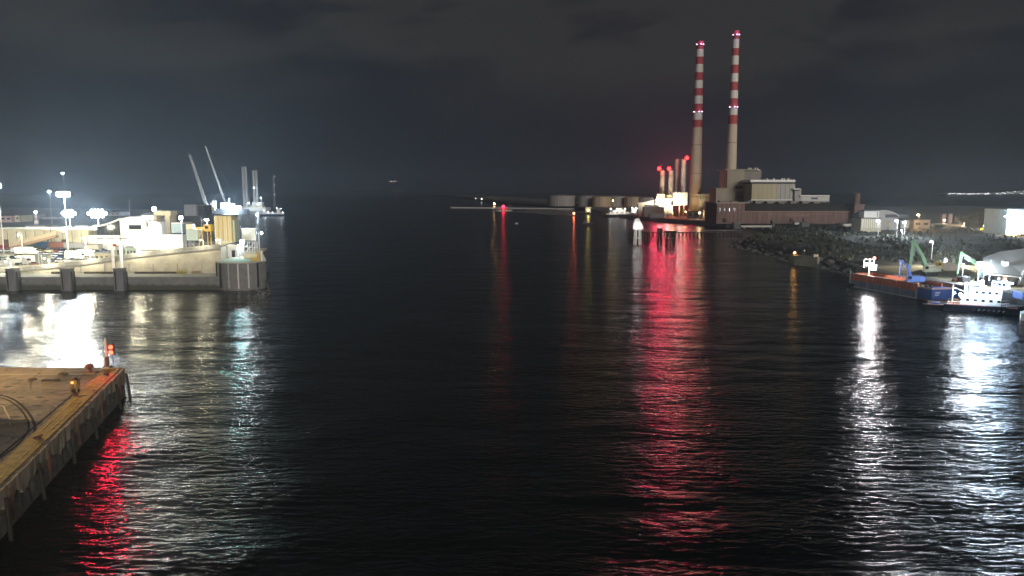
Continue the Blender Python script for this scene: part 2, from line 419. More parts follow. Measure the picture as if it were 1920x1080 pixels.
# long rising ramp with its parapet
t = thing('approach_ramp', 'long grey concrete ramp rising along the ferry quay to the pier head', 'ramp', (-150, 279, QZ))
ctrl = [(-420,505),(-60,505),(40,501),(150,490),(256,475),(330,467),(405,459.5)]
xs = []; zs = []; ys = []
for px, py in ctrl:
    Y = 275.5+max(0,(px-250))*.0; p = atY(px, py, Y); xs.append(p.x); zs.append(p.z); ys.append(Y)
xs.append(atY(413.5,460,275.5).x); zs.append(zs[-1]+.1); ys.append(275.5)
def ribbon(y0, y1, dz0, dz1, base=None):
    mb = MB()
    for i in range(len(xs)-1):
        a, b = xs[i], xs[i+1]
        v = [(a,y0,base if base is not None else zs[i]+dz0),(b,y0,base if base is not None else zs[i+1]+dz0),(b,y1,base if base is not None else zs[i+1]+dz0),(a,y1,base if base is not None else zs[i]+dz0),
             (a,y0,zs[i]+dz1),(b,y0,zs[i+1]+dz1),(b,y1,zs[i+1]+dz1),(a,y1,zs[i]+dz1)]
        f = [(3,2,1,0),(4,5,6,7),(0,1,5,4),(2,3,7,6)]
        if i == 0: f.append((3,0,4,7))
        if i == len(xs)-2: f.append((1,2,6,5))
        mb.add(v, f)
    return mb
ribbon(275.5, 284, 0, -1.0, base=QZ-.4).build('ramp_wall', conc, t)
ribbon(275.1, 275.8, -1.45, .0).build('parapet', conc_d, t)
ribbon(275.0, 275.9, .003, .16).build('coping', conc, t)
ribbon(275.9, 284.4, -.995, -.9).build('roadway', yard, t)
ribbon(284.4, 284.8, -1.2, .0).build('kerb_wall', conc, t)
for i, x in enumerate(range(-178, -104, 9)):
    MB().box(x, 275.46, QZ, .22, .12, 2.2 if x < -165 else 3.5).build('joint_strip', conc_d, t)
m_ = MB()
for i in range(len(xs)-1):
    n_ = max(2,int((xs[i+1]-xs[i])/2.2))
    for k in range(n_):
        f = k/n_; x = xs[i]+(xs[i+1]-xs[i])*f; z = zs[i]+(zs[i+1]-zs[i])*f
        if x > -205: m_.tube((x,284.6,z),(x,284.6,z+1.1),.05,.05,4)
    for h in (.55,1.1): m_.tube((max(xs[i],-205),284.6,zs[i]+h),(max(xs[i+1],-204),284.6,zs[i+1]+h),.045,.045,4)
m_.build('railing', steel, t)
# dark strips standing in for the shaded gap at the ramp foot
for x0, x1, lab in ((76,117,'long dark timber baulk on the pale apron between two pillars'),(139,206,'longest dark timber baulk lying on the pale apron'),(236,332,'dark timber baulk on the apron beside the orange mesh barrier')):
    a, b = at(x0,517,QZ), at(x1,517,QZ)
    o = MB().box((a.x+b.x)/2, 273.2, QZ, b.x-a.x, .9, .75).build('timber_baulk', timber); tag(o, lab, 'timber', 'timber baulks on the quay')
# orange mesh barrier and pallets
t = thing('mesh_barrier', 'orange and green mesh barrier standing on the apron below the ramp', 'barrier', (at(357,510,QZ).x, 272, QZ))
bx = at(357,510,QZ).x
m_ = MB(); [m_.box(bx+(i-4)*.5, 272, QZ, .1,.1,1.5) for i in range(9)]; m_.build('post', mat('orange_mesh', (.6,.25,.08)), t)
m_ = MB(); [m_.box(bx, 271.9, QZ+.2+j*.3, 4.2,.06,.16) for j in range(5)]; m_.build('mesh_rail', mat('green_mesh', (.35,.38,.10)), t)
t = thing('pallet_stack', 'low pale stack of pallets on the apron near the ramp end', 'pallets', (at(388,508,QZ).x, 273, QZ))
for j in range(4): MB().box(at(388,508,QZ).x, 273, QZ+j*.32, 3.2, 1.4, .14).build('pallet', mat('pale_wood',(.45,.36,.22)), t)
# two white lighting columns with red sign
for px, lab in ((214,'white square post carrying a small red sign by the ramp'),(229,'plain white square post standing by the ramp')):
    p = atY(px, 512, 274.2); zt = zat(456, 274.2)
    t = thing('sign_post', lab, 'post', (p.x,274.2,QZ), 0, 'white posts by the ramp')
    MB().box(p.x, 274.2, QZ, .75,.75, zt-QZ).build('post_shaft', white, t)
    MB().box(p.x, 274.2, zt, .9,.9,.15).build('cap_plate', steel, t)
    if px == 214: MB().box(p.x+1.0, 274.0, zt-1.2, 1.3,.12,.9).build('sign_plate', redp, t)

# ---- shed, sign frame, poles and bollards on the pier head
t = thing('linkspan_shed', 'small white pitched shed on the pier head next to the ramp end', 'shed', (-102, 283, PZ))
X0, X1 = atY(415,485,282).x, atY(446,485,282).x
MB().slab([(0,0),(0,3.6),((X1-X0)*.55,5.0),(X1-X0,4.6),(X1-X0,0)], (X0,282,PZ+.35),(1,0,0),(0,7,0)).build('wall', white, t)
MB().slab([(-.3,3.6),(-.3,3.8),((X1-X0)*.55,5.25),(X1-X0+.2,4.85),(X1-X0+.2,4.62),((X1-X0)*.55,5.02)], (X0,281.7,PZ+.35),(1,0,0),(0,7.6,0)).build('roof', dsteel, t)
MB().box(X1-1.6, 281.97, PZ+.35, 1.3,.1,2.6).build('door', glassd, t)
t = thing('sign_board', 'large pale rectangular board on a steel frame above the pier head', 'sign', (atY(467,450,287).x, 287, PZ))
X0, X1 = atY(454,450,287).x, atY(480,450,287).x
MB().box((X0+X1)/2, 287, zat(451,287), X1-X0, .4, zat(429,287)-zat(451,287)).build('board', mat('pale_board',(.5,.5,.42),.6), t)
m_ = MB().box((X0+X1)/2, 286.95, zat(429,287), X1-X0+.4,.6,.25); m_.build('top_rail', white, t)
for x in (X0+.3, X1-.3): MB().tube((x,287.3,PZ+.3),(x,287.3,zat(440,287)),.16,.16).build('post', steel, t)
for s in (1,-1): MB().tube(((X0+X1)/2-s*2.4,287.3,PZ+.4),((X0+X1)/2+s*2.4,287.3,zat(452,287)),.1,.1,6).build('cross_brace', steel, t)
t = thing('gantry_frame', 'white steel gantry frame beside the star bright lamp on the pier head', 'gantry', (atY(469,485,279).x,279,PZ))
gx = atY(469,485,279).x
for i in range(3):
    for y in (279, 282): MB().tube((gx-1.8+i*1.8,y,PZ+.3),(gx-1.8+i*1.8,y,PZ+6.2),.12,.12,6).build('upright', white, t)
for z in (2.2,4.2,6.2): MB().box(gx,279,PZ+z,4.2,.18,.18).build('crossbar', white, t)
for i in range(4): MB().tube((gx-1.8+(i%2)*1.8,278.95,PZ+2.2+(i//2)*2),(gx+(i%2)*1.8,278.95,PZ+4.2+(i//2)*2),.07,.07,5).build('brace', white, t)
MB().box(gx+.5,278.4,PZ+.35,5.0,1.2,1.5).build('control_box', cream, t)
for px, py, lab in ((485,437,'tall slim pale pole with a tiny lamp on the pier head'),):
    p = atY(px, py, 270); t = thing('navigation_pole', lab, 'pole', (p.x,270,PZ))
    MB().tube((p.x,270,PZ),(p.x,270,p.z),.16,.12).build('pole', white, t)
    MB().tube((p.x,270,p.z-.2),(p.x+1.1,269.6,p.z+.1),.06,.06,5).build('arm', steel, t)
    MB().ball((p.x+1.2,269.6,p.z+.1),.28).build('lamp', clamp_, t)
for px, py, w, lab in ((485,472,.5,'thick yellow bollard post at the tip of the pier head'),(491,470,.32,'slim white post at the outer tip of the pier head')):
    p = atY(px, 492, 266); t = thing('bollard_post', lab, 'bollard', (p.x,266,PZ+.35), 0, 'posts at the pier head tip')
    zt = zat(py,266); MB().lathe(p.x,266,[(w*1.2,PZ+.35),(w*1.2,PZ+.6),(w,PZ+.7),(w*.9,zt-.2),(w*.6,zt)],12).build('shaft', yellow if w > .4 else white, t, True)
    MB().box(p.x,266,PZ+.351,w*3,w*3,.12).build('base_plate', steel, t)
o = MB().box(atY(479,488,268).x,268,PZ+.36,2.6,1.0,1.0).build('equipment_box', yellow); tag(o, 'low yellow equipment box between the pier head posts', 'box')
# leaning poles standing in for slanted streaks on the water, and foam
for i, (px, py, qx, qy, lab) in enumerate(((493,540,490,530,'short leaning pile touching the pier head wall'),(503,546,499,534,'leaning mooring pile standing in the foam off the pier head'),(509,556,501,540,'outermost leaning pile off the pier head'))):
    a = at(px,py,-.6); b = Vector((atY(qx,qy,a.y+1.5).x, a.y+1.5, 3.0+i*.4))
    o = MB().tube(a, b, .26, .2, 8).build('mooring_pile', timber); tag(o, lab, 'pile', 'leaning piles off the pier head')
fm = MB()
for i in range(260):
    u = random.random(); c = Vector((-88+u*9+random.gauss(0,1.2), 262-u*34+random.gauss(0,2.0), .006+i*.00004))
    r_ = random.uniform(.08,.42)*(1-u*.5); a0 = random.random()*6
    fm.add([(c.x+r_*1.8*math.cos(a0+k*1.05)*random.uniform(.6,1.2), c.y+r_*math.sin(a0+k*1.05)*random.uniform(.6,1.2), c.z) for k in range(6)], [tuple(range(6))])
struct(fm.build('foam', mat('sea_foam',(.7,.72,.72),.6)), 'stuff')

# ---- vehicles in the yard
whitev = mat('white_vehicle_paint', (.75,.76,.74), .3, var=.05); silver = mat('silver_paint', (.42,.45,.47), .3, .4, var=.05)
black = mat('black_vehicle_paint', (.02,.02,.025), .25, var=.05); palegr = mat('pale_green_paint', (.55,.66,.56), .35, var=.08)
navy = mat('navy_paint', (.03,.05,.12), .3, var=.05); creamv = mat('cream_vehicle_paint', (.62,.55,.36), .4, var=.08); maroon = mat('maroon_paint', (.30,.04,.05), .35, var=.1)
def V(px, py): 
    p = at(px, py, QZ); return (p.x, p.y, QZ+.01)
tractor_unit(V(44,497), R(-8), whitev, 'white tractor unit without trailer beside the red cars')
car(V(67,497), R(5), maroon, 'dark red saloon car in front of the white tractor unit', 'saloon')
car(V(88,496), R(8), redp, 'bright red hatchback beside two thin pale posts', 'hatchback')
car(V(9,487), R(-10), palegr, 'pale hatchback with dark windows near the dark pickup trailer', 'hatchback')
car(V(27,485), R(-12), navy, 'navy blue saloon between the pale hatchback and the tractor unit', 'saloon')
box_lorry(V(50,478), R(12), whitev, whitev, 'large white box lorry parked above the tractor unit', 9.5)
box_lorry(V(140,487), R(6), whitev, whitev, 'white box lorry parked by the dark lamp pole', 7.5)
box_lorry(V(163,483), R(6), palegr, palegr, 'pale green box lorry parked next to the white one', 7.5)
van(V(9,468), R(0), maroon, 'maroon van under the low end of the brown gangway')
van(V(33,474), R(20), silver, 'silver van parked behind the white box lorry')
for px, py, m_, k, lab in ((95,487,black,'saloon','black saloon behind the grey container'),(103,490,whitev,'hatchback','small white hatchback near the grey container'),
    (112,484,navy,'estate','dark blue estate between white cars'),(110,478,whitev,'estate','white estate in the upper waiting row'),(121,479,black,'hatchback','black hatchback in the upper waiting row beside the lamp pole'),
    (120,489,creamv,'saloon','cream saloon beside the white lorry front'),(182,474,black,'estate','black estate parked past the pale green lorry'),(188,479,silver,'saloon','silver saloon just below the black estate'),
    (175,472,palegr,'hatchback','pale green hatchback by the grey fence'),(194,471,navy,'hatchback','dark hatchback close to the terminal canopy'),(240,462,black,'saloon','black saloon at the terminal doors'),
    (249,461,black,'hatchback','black hatchback at the corner of the terminal'),(72,474,creamv,'estate','cream estate in front of the yellow warehouse'),(92,473,creamv,'hatchback','cream hatchback in front of the yellow warehouse'),(84,477,black,'saloon','black saloon in front of the yellow warehouse')):
    car(V(px,py), R(random.uniform(-15,15)+(180 if random.random()<.4 else 0)), m_, lab, k)
paints = [whitev, silver, black, palegr, navy, creamv, maroon, silver, whitev]
rs = random.Random(5)
for row, (py, xa, xb, n_) in enumerate(((471.5,4,132,11),(481.5,92,172,6),(491.5,100,178,6))):
    for i in range(n_):
        px = xa+(xb-xa)*i/(n_-1)+rs.uniform(-1.5,1.5)
        car(V(px,py+rs.uniform(-.6,.6)), R(rs.uniform(-8,8)+(90 if row == 0 else 0)), paints[rs.randrange(9)], 'one of the small cars packed in close rows on the ferry yard', ('hatchback','saloon','estate')[rs.randrange(3)], 'cars packed in close rows')
def trailer(px, py, m_, lab, L=11.5):
    t = thing('container_trailer', lab, 'trailer', (0,0,0), 0, 'trailers in the ferry yard')
    MB().box(0,0,1.45,L,2.44,2.6).build('container', m_, t)
    c_ = MB()
    for i in range(18): c_.box(-L/2+.4+i*(L-.8)/17,-1.25,1.6,.12,.06,2.3)
    c_.build('corrugation', m_, t)
    MB().box(0,0,1.05,L,.9,.38).build('chassis', dsteel, t); wheels(t,(-L/2+1.2,-L/2+2.4,-L/2+3.6))
    for s in (-.7,.7): MB().box(L/2-2.2,s,0,.16,.16,1.05).build('landing_leg', dsteel, t)
    t.location = V(px,py); t.rotation_euler = (0,0,R(random.uniform(-6,6)))
for px, py, m2, lab in ((93,468,mat('container_blue',(.06,.12,.25),.5,streak=True),'blue container trailer before the yellow warehouse doors'),(116,469,mat('container_rust',(.28,.10,.06),.6,streak=True),'rust red container trailer before the yellow warehouse doors'),(143,470,mat('container_grey',(.3,.31,.31),.6,streak=True),'grey container trailer before the yellow warehouse doors'),(60,467,mat('container_green',(.08,.2,.13),.6,streak=True),'green container trailer under the brown gangway')):
    trailer(px,py,m2,lab)
cabin(66,476,89,490, 305, 2.6, mat('grey_green_container',(.36,.40,.34),.6,streak=True), 'grey green shipping container with ribbed sides in the yard', name='shipping_container', win=0)
cabin(178,474,205,492, 303, 3.5, creamv, 'cream ticket kiosk with dark openings by the ramp', win=3)
cabin(217,461,228,481, 318, 3, mat('grey_cabin',(.4,.42,.42)), 'narrow grey cabin between the white posts', win=1)
cabin(231,463,256,481, 322, 4, palegr, 'pale green glazed cabin by the white posts', win=4)
cabin(159,458,185,470, 372, 4, mat('dull_cabin',(.34,.33,.29)), 'long dull grey store against the yellow warehouse', win=0)
for k, px in enumerate((73.5,79)):
    p = atY(px,497,289); o = MB().tube((p.x,289,QZ),(p.x,289,zat(477,289)),.12,.12,6).build('marker_post', white); tag(o, ('thin pale marker post in front of the dark red car','thin pale marker post in front of the bright red hatchback')[k], 'post', 'thin posts in the yard')

# ---- yellow warehouse with gangway
t = thing('yellow_warehouse', 'long low yellow lit warehouse behind the ferry yard', 'warehouse', (atY(60,465,390).x, 400, QZ))
m_ = MB(); pbox(m_, -160,432,168,466,390,22,QZ,zat(432,390)); m_.build('wall', yclad, t)
m_ = MB(); X0, X1 = atY(-162,0,390).x, atY(169,0,390).x; m_.box((X0+X1)/2,401,zat(432,390),X1-X0,23,.5); m_.build('roof', cream, t)
for i in range(9):
    px = 8+i*18; wpart(t, 'door', cream if i%3 else rust, px, 449, px+9, 465, 390)
for i in range(10): wpart(t, 'downpipe', dsteel, -2+i*17.3, 433, -1.2+i*17.3, 465, 390)
t = thing('boarding_gangway', 'brown sloping covered gangway in front of the yellow warehouse', 'gangway', (atY(55,455,372).x, 372, QZ))
a = atY(18,463,372); b = atY(104,440.5,372)
m_ = MB().slab([(0,a.z-1.3),(0,a.z),(b.x-a.x,b.z),(b.x-a.x,b.z-1.3)], (a.x,372,0),(1,0,0),(0,2.5,0)); m_.build('walkway', mat('brown_gangway',(.30,.2,.12),.7), t)
m_ = MB().slab([(0,a.z+.003),(0,a.z+1.9),(b.x-a.x,b.z+1.9),(b.x-a.x,b.z+.003)], (a.x,372.4,0),(1,0,0),(0,2.0,0)); m_.build('side_wall', mat('tan_panel',(.48,.38,.25),.6), t)
for f in (.12,.45,.8): 
    p = a.lerp(b,f); MB().box(p.x,373.2,QZ,.5,.8,p.z-1.3-QZ).build('support', dsteel, t)
for px, y0, y1, Y, lab in ((97,424,463,385,'dark slender pole against the yellow warehouse'),):
    p = atY(px,y1,Y); o = MB().tube((p.x,Y,QZ),(p.x,Y,zat(y0,Y)),.2,.14,8).build('utility_pole', dsteel); tag(o, lab, 'pole')

# ---- terminal building
TY = 384
t = thing('terminal_building', 'white ferry terminal with arched roof and dark glazed wing', 'terminal', (atY(250,470,TY).x, TY+10, QZ))
X = lambda px, Y=TY: atY(px,440,Y).x
gx0, gx1 = X(226), X(273); gw = gx1-gx0; zr = zat(408,TY); ze = zat(417,TY)
prof = [(0,QZ)]+[(gw*i/12, ze-(zat(420,TY)*0)+ (zr-ze)*math.sin(PI*(.1+.8*i/12))) for i in range(13)]+[(gw,QZ)]
MB().slab(prof, (gx0,TY,0),(1,0,0),(0,24,0)).build('gable_wall', white, t)
rp = prof[1:-1]; MB().slab([(a-.0,z+.02) for a, z in rp]+[(a,z+.5) for a, z in reversed(rp)], (gx0,TY-.5,0),(1,0,0),(0,25,0)).build('roof', white, t)
wpart(t, 'gable_window', glassd, 242,422,265,430,TY)
# swooping roof over the glazed wing
wx0 = X(176); n = 12; top = [(wx0+(gx0-wx0)*i/n, zat(426,TY)+(ze+1.2-zat(426,TY))*(i/n)**1.7) for i in range(n+1)]
MB().slab([(x,z) for x, z in top]+[(x,z+.8) for x, z in reversed(top)], (0,TY-.8,0),(1,0,0),(0,20,0)).build('curved_roof', white, t)
m_ = MB().slab([(X(182),zat(441,TY))]+[(max(x,X(182)),z-.05) for x, z in top[1:]]+[(gx0-.02,zat(441,TY))], (0,TY,0),(1,0,0),(0,16,0)); m_.build('glazing', glassd, t)
for i in range(5): 
    px = 189+i*8; wpart(t, 'mullion', dsteel, px, 430-i*2.2, px+.6, 440.5, TY)
m_ = MB(); pbox(m_, 167,441,226,470,TY-.4,18,QZ); m_.build('lower_wall', white, t)
for px0, px1 in ((181,194),(199,215),(222,238)): wpart(t, 'slit_window', glassd, px0,446.8,px1,448,TY-.4)
# rear dark roof, side block, portal
m_ = MB(); xa, xb = X(258,TY+26), X(300,TY+26); zz = zat(399,TY+26)
m_.slab([(0,QZ)]+[((xb-xa)*i/10, zat(413,TY+26)+(zz-zat(413,TY+26))*math.sin(PI*(.12+.76*i/10))) for i in range(11)]+[(xb-xa,QZ)], (xa,TY+26,0),(1,0,0),(0,20,0)); m_.build('rear_hall', roofg, t)
m_ = MB(); pbox(m_, 273.2,416,303,472,TY+.5,16,QZ); m_.build('side_block', white, t)
wpart(t, 'louvre', dsteel, 275,417,277.5,425,TY+.5)
m_ = MB(); pbox(m_, 300,440,345,476,TY-3,14,QZ); m_.build('entrance_block', white, t)
m_ = MB(); pbox(m_, 283,420,303.5,445,TY-2,2.4); m_.build('white_fin', white, t)
m_ = MB(); pbox(m_, 288,396,320,404,TY+8,8); m_.build('portal_beam', cream, t)
m_ = MB(); pbox(m_, 311,404,320,442,TY+8,8); m_.build('portal_leg', cream, t)
m_ = MB(); pbox(m_, 288,404,294,420,TY+8,8); m_.build('portal_leg', cream, t)
m_ = MB(); pbox(m_, 322,420,342,440,TY+1,10); m_.build('glass_lobby', mat('pale_glass',(.4,.5,.52),.15), t)
m_ = MB(); pbox(m_, 321,417.5,344,419.5,TY+.2,11); m_.build('lobby_roof', white, t)
wpart(t, 'lobby_sill', glassd, 322,437,343,439,TY-3, 3)
m_ = MB(); pbox(m_, 258,472,345,479,TY-16,6,QZ); m_.build('canopy', white, t)
# boxes and machinery near the ramp head
t = thing('store_tank', 'grey green box tank on short legs beside the terminal mast', 'tank', (atY(361,455,352).x,353,QZ))
m_ = MB(); pbox(m_, 350,431,372,451,352,6); m_.build('tank_body', mat('grey_green_panel',(.38,.44,.38),.5,streak=True), t, False, .2)
for px in (352,361,370): m_ = MB(); pbox(m_, px-.7,451,px+.7,470,353,.5,QZ); m_.build('leg', dsteel, t)
m_ = MB(); pbox(m_, 349,420,361,430.5,356,3); m_.build('upper_box', cream, t)
m_ = MB(); pbox(m_, 350,426,385,430.6,359,1.5); m_.build('walkway_beam', yellow, t)
t = thing('yellow_machine', 'yellow lifting machine with open frame beside the ribbed silo', 'machine', (atY(388,455,345).x,346,QZ))
m_ = MB(); pbox(m_, 382,421,395,434,345,4); m_.build('cab', yellow, t)
for px in (375,382,391,397): m_ = MB(); pbox(m_, px-.6,430,px+.6,480,346,.5,QZ); m_.build('upright', yellow, t)
for i in range(4): 
    a = atY(375+i*6,450,345.6); b = atY(380+i*6,434,345.6); MB().tube(a,b,.12,.12,5).build('brace', rust, t)
wpart(t, 'cab_window', glassd, 384,424,390,429,345)
t = thing('ribbed_silo', 'bright yellow ribbed silo block behind the pier head', 'silo', (atY(420,470,338).x,343,QZ))
m_ = MB(); pbox(m_, 405,405,436,480,338,9,QZ); m_.build('silo_body', yclad, t)
for i in range(8): m_ = MB(); pbox(m_, 405.5+i*4.2,406,407+i*4.2,452,337.7,.3); m_.build('rib', yellow if i%2 else cream, t)
m_ = MB(); pbox(m_, 436.2,413,441,446,340,6,QZ); m_.build('side_duct', palegr, t)
m_ = MB(); pbox(m_, 404.5,403.5,437,405,337.5,10); m_.build('roof', roofg, t)
for px, y0, y1, Y, lab in ((345,404,462,350,'dark slim mast between the terminal and the box tank'),(380,408,452,349,'thin pale mast beside the yellow machine'),(73,375,420,520,'thin grey mast rising behind the yellow warehouse'),(244,372,412,420,'slender aerial above the terminal roof')):
    p = atY(px,y1,Y); t = thing('slim_mast', lab, 'mast', (p.x,Y,QZ)); MB().tube((p.x,Y,QZ),(p.x,Y,zat(y0,Y)),.2,.08,6).build('pole', dsteel if px==345 else steel, t)
    MB().box(p.x,Y,zat(y0,Y)-1.2,.9,.1,.1).build('crosspiece', steel, t)

# ---- lamps of the terminal
flood_mast(130,400,430,QZ,'floodlight mast behind the yellow warehouse, lower of the two brightest glares', 340000, WHITE, (5,3), 1.7, r=1.2)
flood_mast(183,400,425,QZ,'floodlight mast with the widest glare, just above the glazed wing', 420000, WHITE, (6,3), 1.9, r=1.4)
flood_mast(120,364,330,QZ,'tallest floodlight mast with a crown of lamps above the yard', 200000, WHITE, (5,2), 1.2)
flood_mast(290,392,400,QZ,'floodlight mast peeping over the terminal portal', 45000, WHITE, (2,2), 1.1)
flood_mast(388,412,360,QZ,'small floodlight mast above the yellow machine', 16000, WHITE, (2,1), .9)
flood_mast(340,408,372,QZ,'floodlight mast between the glass lobby and the box tank', 30000, WHITE, (2,2), .9)
flood_mast(455,453,284,PZ,'floodlight mast on the pier head in front of the sign board', 11000, WHITE, (2,2), .8)
flood_mast(93,359,620,QZ,'far tiny floodlight mast above the yellow warehouse', 30000, WHITE, (2,1), 1.2)
flood_mast(-4,348,360,QZ,'floodlight mast at the edge of the view beyond the warehouse', 35000, COOL, (3,2), 1.2, glow=clamp_)
flood_mast(118,325,900,QZ,'very distant floodlight mast above the tallest mast', 20000, WHITE, (2,1), 1.3)
street_lamp(124,433,315,QZ,'street lamp on a dark pole among the waiting lorries', 75000, WARM, group='yard lamps')
street_lamp(40,440,345,QZ,'street lamp over the navy car and box lorry', 80000, WARM, group='yard lamps', head=.35)
street_lamp(160,446,350,QZ,'street lamp by the long dull grey store', 80000, WARM, group='yard lamps', head=.35)
street_lamp(300,452,330,QZ,'street lamp in front of the terminal entrance', 24000, WHITE, group='yard lamps', head=.3)
street_lamp(412,450,300,QZ,'street lamp in front of the ribbed silo', 50000, WARM, group='yard lamps', head=.3)
street_lamp(232,455,345,QZ,'street lamp behind the glazed cabin', 45000, WARM, group='yard lamps', head=.3)
for px, lab in ((20,'apron lamp on the ramp parapet above the square pillar by the white tractor unit'),(92,'apron lamp on the ramp parapet between two pillars'),(170,'apron lamp on the ramp parapet before the pair of white posts'),(262,'apron lamp on the ramp parapet just past the white posts'),(318,'apron lamp on the ramp parapet above the dark baulk'),(384,'apron lamp on the ramp parapet over the low pallets')):
    i_ = max(i for i in range(len(xs)) if xs[i] <= atY(px,500,275.5).x); x = atY(px,500,275.5).x; f_ = (x-xs[i_])/(xs[min(i_+1,len(xs)-1)]-xs[i_]); zr0 = zs[i_]+(zs[i_+1]-zs[i_])*f_
    t = thing('apron_lamp', lab, 'street lamp', (x,275.4,zr0), 0, 'apron lamps along the ramp')
    MB().tube((x,275.5,zr0+.1),(x,275.5,zr0+2.2),.09,.07,6).build('pole', steel, t); MB().tube((x,275.5,zr0+2.2),(x,273.2,zr0+2.6),.06,.05,5).build('arm', steel, t)
    MB().ball((x,273.1,zr0+2.5),.28,10,6,.55).build('lamp_head', emit('warm_lamp_glow',(1,.93,.72),40), t, True)
    light((x,272.6,zr0+2.2),16000 if px < 300 else 9000,(1,.93,.66),.35,t)
t = thing('signal_lamp', 'teal signal lamp on a bracket under the sign board', 'lamp', (atY(449,470,275).x,275,PZ+.35))  # teal lamp added for its streak on the water
p = atY(449,468,275); MB().tube((p.x,275,PZ+.3),(p.x,275,p.z),.1,.1,6).build('pole', steel, t)
MB().ball((p.x,274.8,p.z),.3).build('lamp', emit('teal_lamp_glow',(.1,.9,.8),20), t); light((p.x,274.2,p.z),5000,(.1,.85,.8),.3,t,140,(p.x+20,200,0))

# ---- buildings beyond the yard
def far_block(px0,py0,px1,py1,Y,D,m,label,wins=0,roofm=None,z0=4.5,cat='building',name='port_building',winm=None):
    X0, X1 = atY(px0,py1,Y).x, atY(px1,py1,Y).x; zt = zat(py0,Y)
    t = thing(name, label, cat, ((X0+X1)/2, Y, z0))
    MB().box((X0+X1)/2, Y+D/2, z0, X1-X0, D, zt-z0).build('wall', m, t)
    MB().box((X0+X1)/2, Y+D/2, zt+.003, X1-X0+.8, D+.8, .6).build('roof', roofm or roofg, t)
    for i in range(wins):
        x = X0+(X1-X0)*(i+.5)/wins; MB().box(x, Y, z0+(zt-z0)*.45, (X1-X0)/wins*.55, .3, (zt-z0)*.25).build('window', winm or glassd, t)
    return t
pinkw = mat('pink_render',(.6,.45,.4),.7)
far_block(50,424,85,432,450,12,pinkw,'low pink building showing over the yellow warehouse',3)
far_block(109,426,123,432,440,9,white,'small white block showing over the yellow warehouse',2)
far_block(143,424,163,433,445,12,white,'white hipped block under the widest floodlight glare',2)
far_block(-20,405,22,416,720,25,pinkw,'pinkish port building at the edge of the view',4)
far_block(23,404,37,416,725,20,cream,'cream port building beside the pinkish one',2)
far_block(38,402,49,411,800,20,white,'small white stepped building in the far port',2)
far_block(54,401,64,411,800,20,steel,'grey cubic building in the far port',1)
far_block(80,407,108,412,800,20,steel,'long low grey shed in the far port',0)
far_block(-10,416,110,424,760,10,mat('dark_shed',(.1,.1,.11)),'long dark transit shed behind the yellow warehouse',0)
far_block(345,384,368,391,900,30,steel,'pale flat canopy shed beyond the box tank',0)
far_block(370,386,384,392,905,20,dsteel,'low dark shed beside the leaning crane',0)
far_block(200,398,224,405,900,25,steel,'pale long shed showing above the glazed wing',3)
t = thing('beacon_tower', 'striped pink and white beacon tower behind the yellow warehouse', 'tower', (atY(69,425,470).x,470,QZ))
p = atY(69,425,470); zz = [zat(v,470) for v in (426,418,413,408,400)]
for i in range(4): MB().lathe(p.x,470,[(1.6-.25*i,zz[i] if i else QZ),(1.4-.25*i,zz[i+1])],12).build('tower_band', pinkw if i%2==0 else white, t, True)
MB().ball((p.x,470,zz[4]+.6),.7).build('lamp', wlamp, t)
far_block(399,377,404,394,1150,5,white,'narrow white tower beside the brightest quayside ship light',0,cat='tower',name='white_tower')
far_block(395,380,398.5,394,1150,5,steel,'grey lattice tower block beside the narrow white tower',3,cat='tower',name='grey_tower')

# ---- crawler cranes and jack-up barge far out
def lattice(mb, p, q, w, bays, r=.25, w2=None):
    p, q = Vector(p), Vector(q); d = (q-p).normalized(); a = Vector((d.z,0,-d.x)).normalized(); b = d.cross(a); w2 = w if w2 is None else w2
    def cor(f, k):
        ww = (w+(w2-w)*f)/2; s = ((-1,-1),(1,-1),(1,1),(-1,1))[k]; return p.lerp(q,f)+a*s[0]*ww+b*s[1]*ww
    for k in range(4): mb.tube(cor(0,k),cor(1,k),r,r,4)
    for i in range(bays):
        f, g = i/bays, (i+1)/bays
        for k in range(4):
            mb.tube(cor(f,k),cor(g,(k+1)%4),r*.6,r*.6,4); mb.tube(cor(g,k),cor(g,(k+1)%4),r*.6,r*.6,4)
def crawler(bx, by, tx, ty, Y, label, w):
    a = atY(bx,by,Y); b = atY(tx,ty,Y); t = thing('crawler_crane', label, 'crane', (a.x,Y,QZ), 0, 'cranes beyond the ferry terminal')
    m_ = MB(); lattice(m_, (a.x,Y,a.z), b, w, 22, .32, w*.5); m_.build('jib', mat('crane_lattice',(.55,.55,.52),.6), t)
    for s in (-1,1): MB().box(a.x+6, Y+s*3, QZ, 10,1.6,1.8).build('track', dsteel, t)
    MB().box(a.x+6, Y, QZ+1.8, 11,4,4).build('crane_body', yellow, t)
    MB().tube((a.x+10,Y,QZ+5),(a.x+14,Y,QZ+24),.35,.3,6).build('mast', steel, t)
    MB().path([(a.x+14,Y,QZ+24),b],.12,4).build('pendant_rope', steel, t)
crawler(388,388,356,291,1100,'leaning lattice crane with the broad pale jib',3.6)
crawler(424,384,385,274,1180,'leaning crane with the long thin jib above the ship glare',2.2)
